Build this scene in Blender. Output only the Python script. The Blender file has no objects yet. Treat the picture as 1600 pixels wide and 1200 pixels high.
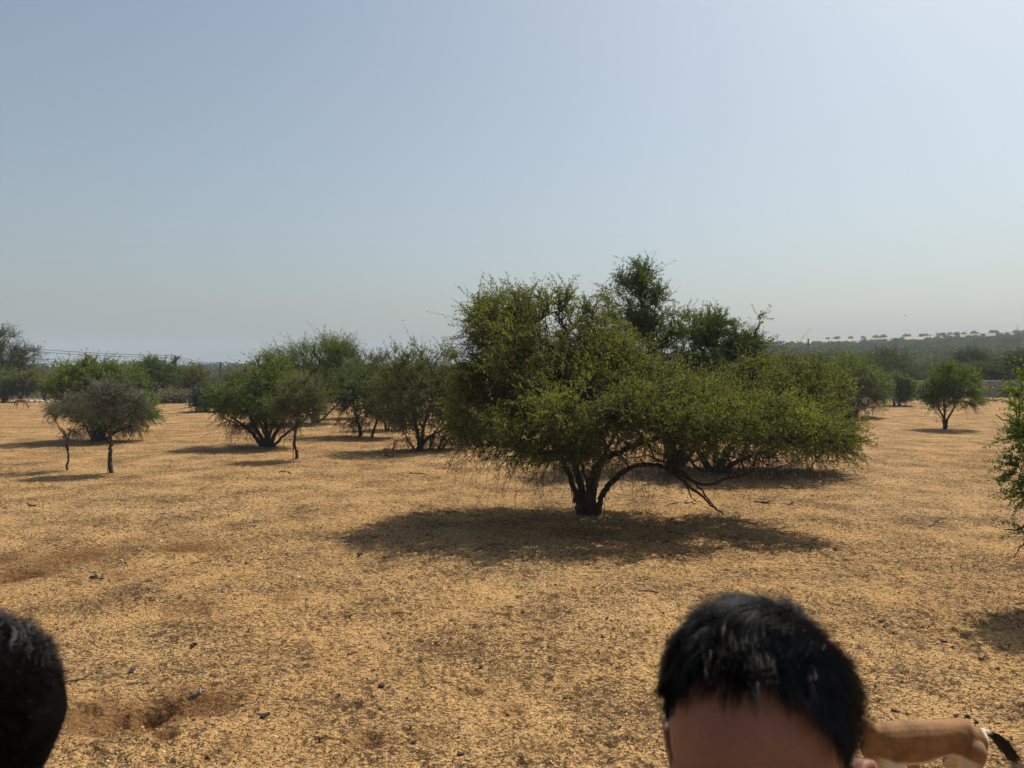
import bpy, math, random
import numpy as np
from mathutils import Vector, Matrix

# ---------------------------------------------------------------- camera, sky, sun, exposure
S = bpy.context.scene
C = S.collection
R = math.radians
F = 1200.0                       # focal length in photo pixels (1600 wide)
PITCH = R(1.34)
CAM_Z = 2.8
cd = bpy.data.cameras.new('camera')
cam = bpy.data.objects.new('camera', cd); C.objects.link(cam)
cam.location = (0, 0, CAM_Z); cam.rotation_euler = (R(90) - PITCH, 0, 0)
cd.sensor_width = 36; cd.lens = 27; cd.clip_start = 0.05; cd.clip_end = 6000
cd.dof.use_dof = True; cd.dof.focus_distance = 13.0; cd.dof.aperture_fstop = 8.5
S.camera = cam

SUN_AZ = 43.0      # degrees to the right of the view direction
SUN_EL = 54.0
w = bpy.data.worlds.new("World"); S.world = w; w.use_nodes = True
nt = w.node_tree; nt.nodes.clear()
sky = nt.nodes.new('ShaderNodeTexSky'); sky.sky_type = 'NISHITA'; sky.sun_disc = False
sky.sun_elevation = R(SUN_EL); sky.sun_rotation = R(SUN_AZ)
sky.air_density = 1.2; sky.dust_density = 3.2; sky.ozone_density = 1.0; sky.altitude = 200
hs = nt.nodes.new('ShaderNodeHueSaturation'); hs.inputs['Saturation'].default_value = 0.76
hs.inputs['Value'].default_value = 1.0
bg = nt.nodes.new('ShaderNodeBackground'); bg.inputs['Strength'].default_value = 0.092
wo = nt.nodes.new('ShaderNodeOutputWorld')
tint = nt.nodes.new('ShaderNodeMix'); tint.data_type = 'RGBA'; tint.blend_type = 'MULTIPLY'; tint.inputs[0].default_value = 1
tint.inputs[7].default_value = (0.95, 1.0, 1.0, 1)
nt.links.new(sky.outputs[0], hs.inputs['Color']); nt.links.new(hs.outputs[0], tint.inputs[6]); nt.links.new(tint.outputs[2], bg.inputs[0])
nt.links.new(bg.outputs[0], wo.inputs[0])

sl = bpy.data.lights.new('sun', 'SUN'); sl.energy = 5.0; sl.angle = R(0.6); sl.color = (1.0, 0.93, 0.82)
so = bpy.data.objects.new('sun', sl); C.objects.link(so)
sd = Vector((math.sin(R(SUN_AZ)) * math.cos(R(SUN_EL)), math.cos(R(SUN_AZ)) * math.cos(R(SUN_EL)), math.sin(R(SUN_EL))))
so.rotation_euler = sd.to_track_quat('Z', 'Y').to_euler()
so.location = (20, 20, 40)
S.view_settings.view_transform = 'Standard'; S.view_settings.look = 'None'
S.view_settings.exposure = 0.18; S.view_settings.gamma = 1.0
S.cycles.use_denoising = True
S.cycles.max_bounces = 5; S.cycles.transmission_bounces = 3; S.cycles.diffuse_bounces = 3
S.cycles.glossy_bounces = 2; S.cycles.transparent_max_bounces = 4; S.cycles.volume_bounces = 0
S.cycles.caustics_reflective = False; S.cycles.caustics_refractive = False

# ---------------------------------------------------------------- helpers
CP, SP = math.cos(PITCH), math.sin(PITCH)
def at(px, py, Y):
    """world point seen at photo pixel (px,py) at world depth Y"""
    u = (px - 800) / F; v = (600 - py) / F
    d = (u, CP + v * SP, -SP + v * CP)
    k = Y / d[1]
    return np.array([d[0] * k, Y, CAM_Z + d[2] * k])
def gdepth(py, z=0.0):
    v = (600 - py) / F
    return (z - CAM_Z) * (CP + v * SP) / (-SP + v * CP)
def hash2(ix, iy, s):
    n = (ix.astype(np.int64) * 374761393 + iy.astype(np.int64) * 668265263 + s * 1442695041) & 0x7fffffff
    n = ((n ^ (n >> 13)) * 1274126177) & 0x7fffffff
    return ((n ^ (n >> 16)) & 0xffff) / 65535.0
def vnoise(x, y, s=0):
    ix = np.floor(x); iy = np.floor(y); fx = x - ix; fy = y - iy
    fx = fx * fx * (3 - 2 * fx); fy = fy * fy * (3 - 2 * fy)
    a = hash2(ix, iy, s); b = hash2(ix + 1, iy, s); c = hash2(ix, iy + 1, s); d = hash2(ix + 1, iy + 1, s)
    return (a * (1 - fx) + b * fx) * (1 - fy) + (c * (1 - fx) + d * fx) * fy
def fbm(x, y, s=0, o=4):
    t = 0; a = 1; n = 0
    for k in range(o):
        t = t + a * vnoise(x * 2 ** k, y * 2 ** k, s + k * 17); n += a; a *= 0.5
    return t / n - 0.5
def sstep(a, b, x):
    t = np.clip((x - a) / (b - a), 0, 1); return t * t * (3 - 2 * t)

def setattrs(o, label=None, cat=None, group=None, kind=None):
    if label: o['label'] = label
    if cat: o['category'] = cat
    if group: o['group'] = group
    if kind: o['kind'] = kind
    return o
def empty(name, loc, label, cat, group=None):
    o = bpy.data.objects.new(name, None); C.objects.link(o); o.location = loc
    o.empty_display_size = 0.2
    return setattrs(o, label, cat, group)
def link(name, me, mats=(), parent=None, loc=None):
    o = bpy.data.objects.new(name, me); C.objects.link(o)
    for m in mats: me.materials.append(m)
    if parent is not None:
        o.parent = parent
        o.matrix_parent_inverse = Matrix.Identity(4)
    if loc is not None: o.location = loc
    return o

class MB:
    """collects numpy vertices and quads/tris into one mesh"""
    def __init__(s): s.v = []; s.f = []; s.n = 0; s.a = []; s.m = []; s.sm = []
    def add(s, V, Fc, rnd=None, mat=0, smooth=False):
        V = np.asarray(V, dtype=np.float32).reshape(-1, 3); Fc = np.asarray(Fc, dtype=np.int64)
        s.v.append(V); s.f.append(Fc + s.n); s.n += len(V)
        s.a.append(np.zeros(len(Fc), np.float32) if rnd is None else np.broadcast_to(np.asarray(rnd, np.float32), (len(Fc),)))
        s.m.append(np.full(len(Fc), mat, np.int32)); s.sm.append(np.full(len(Fc), smooth, bool))
    def mesh(s, name, origin=(0, 0, 0)):
        V = np.concatenate(s.v) - np.asarray(origin, np.float32)
        cnt = np.concatenate([np.full(len(f), f.shape[1]) for f in s.f])
        idx = np.concatenate([f.ravel() for f in s.f]).astype(np.int32)
        me = bpy.data.meshes.new(name)
        me.vertices.add(len(V)); me.vertices.foreach_set('co', V.astype(np.float32).ravel())
        me.loops.add(len(idx)); me.loops.foreach_set('vertex_index', idx)
        st = np.concatenate([[0], np.cumsum(cnt)[:-1]]).astype(np.int32)
        me.polygons.add(len(cnt)); me.polygons.foreach_set('loop_start', st)
        me.polygons.foreach_set('loop_total', cnt.astype(np.int32))
        me.polygons.foreach_set('material_index', np.concatenate(s.m))
        me.polygons.foreach_set('use_smooth', np.concatenate(s.sm))
        at_ = me.attributes.new('rnd', 'FLOAT', 'FACE')
        at_.data.foreach_set('value', np.concatenate(s.a).astype(np.float32))
        me.update(calc_edges=True)
        return me

def norm(a):
    return a / np.maximum(np.linalg.norm(a, axis=-1, keepdims=True), 1e-9)
def frames(D):
    ref = np.tile(np.array([0.31, 0.93, 0.12]), (len(D), 1))
    bad = np.abs((D * norm(ref)).sum(1)) > 0.96
    ref[bad] = (0.9, 0.1, 0.4)
    A = norm(np.cross(D, ref)); B = np.cross(D, A)
    return A, B
def tubes(mb, P0, P1, r0, r1, sides, D0=None, D1=None, rnd=0, mat=0, smooth=True, cap=False):
    P0 = np.atleast_2d(P0); P1 = np.atleast_2d(P1); n = len(P0)
    r0 = np.broadcast_to(r0, (n,)); r1 = np.broadcast_to(r1, (n,))
    D = norm(P1 - P0)
    A0, B0 = frames(D if D0 is None else D0); A1, B1 = frames(D if D1 is None else D1)
    th = np.arange(sides) / sides * 2 * math.pi
    c, s_ = np.cos(th)[None, :, None], np.sin(th)[None, :, None]
    R0 = P0[:, None] + (A0[:, None] * c + B0[:, None] * s_) * r0[:, None, None]
    R1 = P1[:, None] + (A1[:, None] * c + B1[:, None] * s_) * r1[:, None, None]
    V = np.concatenate([R0, R1], 1).reshape(-1, 3)
    k = np.arange(sides); q = np.stack([k, (k + 1) % sides, sides + (k + 1) % sides, sides + k], 1)
    Fq = (np.arange(n)[:, None, None] * (2 * sides) + q[None]).reshape(-1, 4)
    rr = np.repeat(np.broadcast_to(rnd, (n,)), sides)
    mb.add(V, Fq, rr, mat, smooth)
    if cap:
        qq = np.arange(sides)[None] + (np.arange(n) * 2 * sides)[:, None]
        mb.add(V, np.concatenate([qq[:, ::-1], qq + sides]), 0, mat, False)
def polytube(mb, pts, rad, sides=8, mat=0, rnd=0, cap=True):
    pts = np.asarray(pts, float); rad = np.asarray(rad, float)
    D = np.gradient(pts, axis=0); D = norm(D)
    tubes(mb, pts[:-1], pts[1:], rad[:-1], rad[1:], sides, D[:-1], D[1:], rnd, mat)
    if cap:
        for i, rev in ((0, 1), (len(pts) - 1, 0)):
            A, B = frames(D[i:i + 1]); th = np.arange(sides) / sides * 2 * math.pi
            ring = pts[i] + (A * np.cos(th)[:, None] + B * np.sin(th)[:, None]) * rad[i]
            f = np.arange(sides)[None]
            mb.add(ring, f[:, ::-1] if rev else f, rnd, mat)
def catmull(P, k=4):
    P = np.asarray(P, float)
    if len(P) < 3: return np.array([P[0] + (P[-1] - P[0]) * t for t in np.linspace(0, 1, k + 1)])
    Q = np.vstack([2 * P[0] - P[1], P, 2 * P[-1] - P[-2]]); out = []
    for i in range(1, len(Q) - 2):
        for j in range(k):
            t = j / k
            out.append(0.5 * ((2 * Q[i]) + (-Q[i - 1] + Q[i + 1]) * t + (2 * Q[i - 1] - 5 * Q[i] + 4 * Q[i + 1] - Q[i + 2]) * t * t + (-Q[i - 1] + 3 * Q[i] - 3 * Q[i + 1] + Q[i + 2]) * t ** 3))
    out.append(P[-1]); return np.array(out)

# ---------------------------------------------------------------- materials
def newmat(name):
    m = bpy.data.materials.new(name); m.use_nodes = True
    n = m.node_tree; b = n.nodes['Principled BSDF']; b.inputs['Specular IOR Level'].default_value = 0.25
    return m, n, b
def node(n, t, **kw):
    x = n.nodes.new(t)
    for k, v in kw.items():
        if k in x.inputs: x.inputs[k].default_value = v
        else: setattr(x, k, v)
    return x
def ramp(n, src, stops):
    r = n.nodes.new('ShaderNodeValToRGB'); e = r.color_ramp.elements
    while len(e) < len(stops): e.new(0.5)
    for i, (p, c) in enumerate(stops):
        e[i].position = p; e[i].color = (c[0], c[1], c[2], 1) if hasattr(c, '__len__') else (c, c, c, 1)
    n.links.new(src, r.inputs[0]); return r.outputs[0]
def noise(n, vec, scale, detail=4, rough=0.55, dist=0):
    x = node(n, 'ShaderNodeTexNoise', Scale=scale, Detail=detail, Roughness=rough, Distortion=dist)
    if vec is not None: n.links.new(vec, x.inputs['Vector'])
    return x.outputs['Fac']
def mix(n, fac, a, b, blend='MIX'):
    x = n.nodes.new('ShaderNodeMix'); x.data_type = 'RGBA'; x.blend_type = blend
    for i, v in ((0, fac), (6, a), (7, b)):
        if hasattr(v, 'is_output'): n.links.new(v, x.inputs[i])
        elif hasattr(v, '__len__'): x.inputs[i].default_value = (v[0], v[1], v[2], 1)
        else: x.inputs[i].default_value = v if i == 0 else (v, v, v, 1)
    return x.outputs[2]
def math_(n, op, a, b=0.0, clamp=False):
    x = n.nodes.new('ShaderNodeMath'); x.operation = op; x.use_clamp = clamp
    for i, v in ((0, a), (1, b)):
        if hasattr(v, 'is_output'): n.links.new(v, x.inputs[i])
        else: x.inputs[i].default_value = v
    return x.outputs[0]
def attr(n, name='rnd'):
    x = n.nodes.new('ShaderNodeAttribute'); x.attribute_name = name; return x.outputs['Fac']
def objco(n): return n.nodes.new('ShaderNodeTexCoord').outputs['Object']
def bump(n, b, h, strength, dist):
    x = node(n, 'ShaderNodeBump', Strength=strength, Distance=dist)
    n.links.new(h, x.inputs['Height']); n.links.new(x.outputs[0], b.inputs['Normal'])

def leafmat(name, dark, light, dry, dryamt=0.12, trans=0.42, clump=1.1):
    m, n, b = newmat(name)
    pos = n.nodes.new('ShaderNodeNewGeometry').outputs['Position']
    big = noise(n, pos, clump, 3)
    r = attr(n)
    f = math_(n, 'ADD', math_(n, 'MULTIPLY', big, 1.5), math_(n, 'MULTIPLY', r, 0.5))
    f = math_(n, 'SUBTRACT', f, 0.5, True)
    col = ramp(n, f, [(0.1, dark), (0.9, light)])
    isdry = math_(n, 'LESS_THAN', r, dryamt)
    col = mix(n, isdry, col, dry)
    n.links.new(col, b.inputs['Base Color'])
    b.inputs['Roughness'].default_value = 0.6; b.inputs['Specular IOR Level'].default_value = 0.0 if 'far' in name else 0.22
    tr = n.nodes.new('ShaderNodeBsdfTranslucent')
    tcol = mix(n, 1.0, col, (1.25, 1.3, 0.55), 'MULTIPLY'); n.links.new(tcol, tr.inputs['Color'])
    ms = n.nodes.new('ShaderNodeMixShader'); ms.inputs[0].default_value = trans
    n.links.new(b.outputs[0], ms.inputs[1]); n.links.new(tr.outputs[0], ms.inputs[2])
    n.links.new(ms.outputs[0], n.nodes['Material Output'].inputs['Surface'])
    return m
L_MAIN = leafmat('leaf_olive_green', (0.038, 0.056, 0.012), (0.26, 0.275, 0.05), (0.15, 0.12, 0.06))
L_DEEP = leafmat('leaf_deep_green', (0.028, 0.052, 0.012), (0.15, 0.19, 0.036), (0.08, 0.085, 0.04), 0.05)
L_GREY = leafmat('leaf_grey_dusty', (0.065, 0.085, 0.038), (0.17, 0.195, 0.08), (0.17, 0.145, 0.10), 0.16, 0.2)
L_OLIVE = leafmat('leaf_dry_olive', (0.05, 0.068, 0.018), (0.20, 0.22, 0.048), (0.13, 0.10, 0.05), 0.22)
L_FRESH = leafmat('leaf_fresh_green', (0.055, 0.095, 0.015), (0.20, 0.25, 0.036), (0.13, 0.13, 0.05), 0.06, 0.42)
L_BLUE = leafmat('leaf_blue_green', (0.012, 0.04, 0.022), (0.03, 0.075, 0.035), (0.05, 0.07, 0.04), 0.05, 0.2)
L_FAR = leafmat('leaf_far_wood', (0.025, 0.036, 0.014), (0.125, 0.15, 0.05), (0.075, 0.07, 0.045), 0.1, 0.25, 0.12)
L_FARGREY = leafmat('leaf_far_grey', (0.06, 0.065, 0.045), (0.11, 0.11, 0.075), (0.12, 0.10, 0.08), 0.2, 0.2, 0.2)
L_PINK = leafmat('pale_dry_bloom', (0.18, 0.14, 0.10), (0.36, 0.28, 0.20), (0.12, 0.14, 0.05), 0.3, 0.2)

def barkmat(name, a, b_):
    m, n, b = newmat(name)
    oc = objco(n); mp = node(n, 'ShaderNodeMapping'); mp.inputs['Scale'].default_value = (9, 9, 2.2)
    n.links.new(oc, mp.inputs[0])
    f = noise(n, mp.outputs[0], 3.0, 6, 0.65)
    n.links.new(ramp(n, f, [(0.3, a), (0.75, b_)]), b.inputs['Base Color'])
    b.inputs['Roughness'].default_value = 0.85
    bump(n, b, f, 0.7, 0.02); return m
BARK = barkmat('bark_dark', (0.022, 0.017, 0.013), (0.075, 0.058, 0.044))
TWIG = barkmat('twig_brown', (0.030, 0.022, 0.016), (0.07, 0.052, 0.038))
TWIGGREY = barkmat('twig_grey', (0.09, 0.08, 0.065), (0.19, 0.17, 0.14))
DRYWOOD = barkmat('weathered_wood', (0.14, 0.13, 0.12), (0.32, 0.29, 0.27))
STICK = barkmat('stick_brown', (0.03, 0.022, 0.016), (0.09, 0.065, 0.045))

def groundmat():
    m, n, b = newmat('sandy_ground')
    pos = n.nodes.new('ShaderNodeNewGeometry').outputs['Position']
    big = noise(n, pos, 0.16, 4); mid = noise(n, pos, 1.3, 5, 0.6); fine = noise(n, pos, 22, 4, 0.65)
    col = ramp(n, big, [(0.33, (0.54, 0.315, 0.120)), (0.5, (0.61, 0.37, 0.148)), (0.68, (0.64, 0.41, 0.185))])
    col = mix(n, ramp(n, mid, [(0.3, 0.32), (0.62, 0.0)]), col, (0.40, 0.24, 0.11))
    col = mix(n, ramp(n, fine, [(0.30, 0.55), (0.55, 0.0)]), col, (0.33, 0.20, 0.10))
    sh = node(n, 'ShaderNodeMapping'); sh.inputs['Scale'].default_value = (1.0, 1.6, 1); n.links.new(pos, sh.inputs[0])
    # leaf litter and droppings: three sizes of dark flecks, thicker in some patches
    patch = noise(n, pos, 0.9, 5, 0.62)
    n1 = noise(n, sh.outputs[0], 23, 4, 0.68, 0.5); n2 = noise(n, pos, 8.5, 5, 0.72, 0.6); n3 = noise(n, pos, 55, 2, 0.5)
    thr = math_(n, 'MULTIPLY', ramp(n, patch, [(.3, 0.1), (.7, 1.)]), 0.13)
    thr = math_(n, 'ADD', thr, math_(n, 'MULTIPLY', noise(n, pos, .22, 3), .04))
    s1 = ramp(n, math_(n, 'ADD', n1, thr), [(0.60, 0.0), (0.635, 0.95)])
    s2 = ramp(n, math_(n, 'ADD', n2, thr), [(0.65, 0.0), (0.69, 0.92)])
    s3 = ramp(n, math_(n, 'ADD', n3, thr), [(0.64, 0.0), (0.70, 0.85)])
    lit = mix(n, n3, (0.045, 0.027, 0.014), (0.20, 0.12, 0.055))
    col = mix(n, s3, col, (0.19, 0.115, 0.055))
    col = mix(n, s1, col, lit)
    col = mix(n, s2, col, (0.10, 0.058, 0.028))
    # pale straw flecks
    n4 = noise(n, sh.outputs[0], 46, 2, 0.5)
    col = mix(n, ramp(n, n4, [(0.66, 0.0), (0.74, 0.6)]), col, (0.72, 0.55, 0.33))
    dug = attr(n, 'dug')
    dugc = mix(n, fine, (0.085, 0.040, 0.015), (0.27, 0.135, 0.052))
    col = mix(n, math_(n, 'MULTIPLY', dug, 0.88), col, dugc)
    far = attr(n, 'far')
    fs = noise(n, pos, 0.012, 5, 0.6)
    farc = ramp(n, fs, [(0.38, (0.12, 0.105, 0.065)), (0.47, (0.24, 0.20, 0.14)), (0.56, (0.36, 0.31, 0.24))])
    col = mix(n, far, col, farc)
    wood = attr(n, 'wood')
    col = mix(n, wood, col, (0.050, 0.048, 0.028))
    col = mix(n, 1.0, col, (0.93, 0.92, 0.90), 'MULTIPLY')
    n.links.new(col, b.inputs['Base Color']); b.inputs['Roughness'].default_value = 0.95
    b.inputs['Specular IOR Level'].default_value = 0.1
    h = math_(n, 'ADD', math_(n, 'MULTIPLY', n2, 1.0), math_(n, 'MULTIPLY', fine, 1.2))
    h = math_(n, 'ADD', h, math_(n, 'MULTIPLY', noise(n, pos, 6, 5, 0.6), 2.0))
    bump(n, b, h, 1.0, 0.045)
    return m
GROUND = groundmat()

# ---------------------------------------------------------------- terrain
# pits and burrows: (px, py, half width px, half depth m, depth m, dug amount)
PITS = []
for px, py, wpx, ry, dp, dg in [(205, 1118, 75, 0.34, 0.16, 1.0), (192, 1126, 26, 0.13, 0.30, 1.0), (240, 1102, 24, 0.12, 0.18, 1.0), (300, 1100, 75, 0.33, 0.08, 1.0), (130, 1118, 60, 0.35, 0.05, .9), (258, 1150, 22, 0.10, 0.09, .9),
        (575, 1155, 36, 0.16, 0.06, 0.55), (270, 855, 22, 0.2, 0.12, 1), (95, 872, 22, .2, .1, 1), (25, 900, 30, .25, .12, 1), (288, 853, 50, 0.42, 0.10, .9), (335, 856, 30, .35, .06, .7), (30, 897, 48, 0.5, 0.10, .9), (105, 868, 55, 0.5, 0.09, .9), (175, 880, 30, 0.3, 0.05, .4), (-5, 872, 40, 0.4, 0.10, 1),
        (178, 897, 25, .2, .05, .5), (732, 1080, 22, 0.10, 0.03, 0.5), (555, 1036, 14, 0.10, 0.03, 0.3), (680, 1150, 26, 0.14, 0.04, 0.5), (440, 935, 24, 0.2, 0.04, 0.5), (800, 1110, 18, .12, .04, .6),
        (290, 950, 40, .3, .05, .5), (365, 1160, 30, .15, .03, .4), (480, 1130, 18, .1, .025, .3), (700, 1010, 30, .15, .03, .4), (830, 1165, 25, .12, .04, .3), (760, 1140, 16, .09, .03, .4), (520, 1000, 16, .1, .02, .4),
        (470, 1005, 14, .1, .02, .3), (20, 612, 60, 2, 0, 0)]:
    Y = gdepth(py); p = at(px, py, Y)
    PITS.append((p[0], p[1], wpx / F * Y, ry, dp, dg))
rg = np.random.default_rng(5)
PRINTS = [(rg.uniform(-5, 6), rg.uniform(4.8, 13), rg.uniform(.04, .09), rg.uniform(.015, .04)) for _ in range(900)]
def terrain(x, y, fine=False):
    x = np.asarray(x, float); y = np.asarray(y, float)
    r = np.hypot(x, y)
    h = 0.05 * fbm(x * 0.18, y * 0.18, 3) * sstep(2, 8, r) + 0.02 * fbm(x * 0.9, y * 0.9, 9)
    dug = np.zeros_like(x)
    # sand bank the people stand on
    h = h + 0.87 * (1 - sstep(1.7, 4.1, y + 0.25 * np.abs(x) * 0.3))
    for (cx, cy, rx, ry, dp, dg) in PITS:
        q = ((x - cx) / rx) ** 2 + ((y - cy) / ry) ** 2
        q = q * (1 + 0.6 * fbm(x * 4, y * 4, 77))
        h = h - dp * np.exp(-q * 1.6) + dp * 0.22 * np.exp(-((np.sqrt(q) - 1.35) / 0.35) ** 2) * (y < cy)
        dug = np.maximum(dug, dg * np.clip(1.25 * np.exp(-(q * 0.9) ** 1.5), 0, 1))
    az = np.arctan2(x, y)
    e = 0.002 + 0.028 * sstep(R(6), R(19), az) + 0.006 * sstep(R(20), R(35), az)
    rise = (720 * e + 2.8) * sstep(150, 730, r)
    rise = rise * (y > 0) * 1.0
    rise = rise * (1 - 0.25 * sstep(900, 2500, r))
    h = h + rise + 2.0 * fbm(x * 0.006, y * 0.006, 21) * sstep(150, 600, r) * sstep(R(4), R(16), az)
    h = h - 2.2 * sstep(62, 170, r) * (1 - sstep(R(-10), R(8), az))
    return h, dug
def build_ground():
    rad = np.concatenate([np.geomspace(0.25, 4.4, 40)[:-1], 4.4 + np.cumsum(np.concatenate([[0], np.geomspace(0.022, 0.11, 420)])), ])
    rad = np.concatenate([rad, np.geomspace(rad[-1] * 1.008, 2350, 250)])
    a0 = R(41)
    ang = np.concatenate([np.linspace(-a0, a0, 760)[:-1], np.linspace(a0, 2 * math.pi - a0, 110)[:-1]])
    A, Rr = np.meshgrid(ang, rad)
    X = Rr * np.sin(A); Y = Rr * np.cos(A)
    H, dug = terrain(X, Y)
    near = sstep(45, 20, Rr)
    H = H + near * (0.036 * fbm(X * 3.3, Y * 3.3, 31, 4) + 0.030 * fbm(X * 11, Y * 11, 41, 3))
    for (cx, cy, rr, dp) in PRINTS:      # hoof prints
        m = (np.abs(X - cx) < rr * 2.5) & (np.abs(Y - cy) < rr * 2.5)
        q = ((X[m] - cx) ** 2 + (Y[m] - cy) ** 2) / rr ** 2
        H[m] += -dp * np.exp(-q * 1.5) + dp * .4 * np.exp(-((np.sqrt(q) - 1.3) / .35) ** 2)
    nr, na = X.shape
    V = np.stack([X, Y, H], -1).reshape(-1, 3)
    i = np.arange(nr - 1)[:, None] * na; j = np.arange(na)[None]; j2 = (j + 1) % na
    Fq = np.stack([i + j, i + na + j, i + na + j2, i + j2], -1).reshape(-1, 4)[:, ::-1]
    V = np.vstack([V, [[0, 0, float(terrain(0., 0.)[0])]]])
    mb = MB(); mb.add(V, Fq, smooth=True)
    k = np.arange(na); mb.n = 0
    mb.f.append(np.stack([k, (k + 1) % na, np.full(na, nr * na)], 1)[:, ::-1]); mb.a.append(np.zeros(na, np.float32)); mb.m.append(np.zeros(na, np.int32)); mb.sm.append(np.ones(na, bool))
    me = mb.mesh('ground')
    r = Rr.ravel(); r = np.append(r, 0)
    az = np.append(A.ravel(), 0)
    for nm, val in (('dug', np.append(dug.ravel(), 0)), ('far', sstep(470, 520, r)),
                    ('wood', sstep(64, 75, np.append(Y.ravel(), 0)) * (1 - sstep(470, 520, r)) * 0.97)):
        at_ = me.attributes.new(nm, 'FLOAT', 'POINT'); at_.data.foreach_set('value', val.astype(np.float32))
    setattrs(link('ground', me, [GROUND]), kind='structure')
build_ground()
def gz(x, y): return float(terrain(np.array([x]), np.array([y]))[0][0])

# ---------------------------------------------------------------- trees
def leaves(mb, P, D, length, width, rng, up=0.3, mat=0, spread=0.9):
    n = len(P)
    A = norm(D + rng.normal(0, spread, (n, 3)))
    N = rng.normal(0, 1, (n, 3)); N[:, 2] += up; N = norm(N)
    Bv = norm(np.cross(A, N))
    l = length * rng.uniform(0.6, 1.3, (n, 1)); wd = width * rng.uniform(0.7, 1.25, (n, 1))
    N2 = np.cross(Bv, A)
    V = np.stack([P, P + A * l * .5 + Bv * wd * .5 + N2 * wd * .12, P + A * l, P + A * l * .5 - Bv * wd * .5 + N2 * wd * .12], 1).reshape(-1, 3)
    Fq = np.arange(n * 4).reshape(-1, 4)
    mb.add(V, Fq, rng.random(n), mat)

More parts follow.
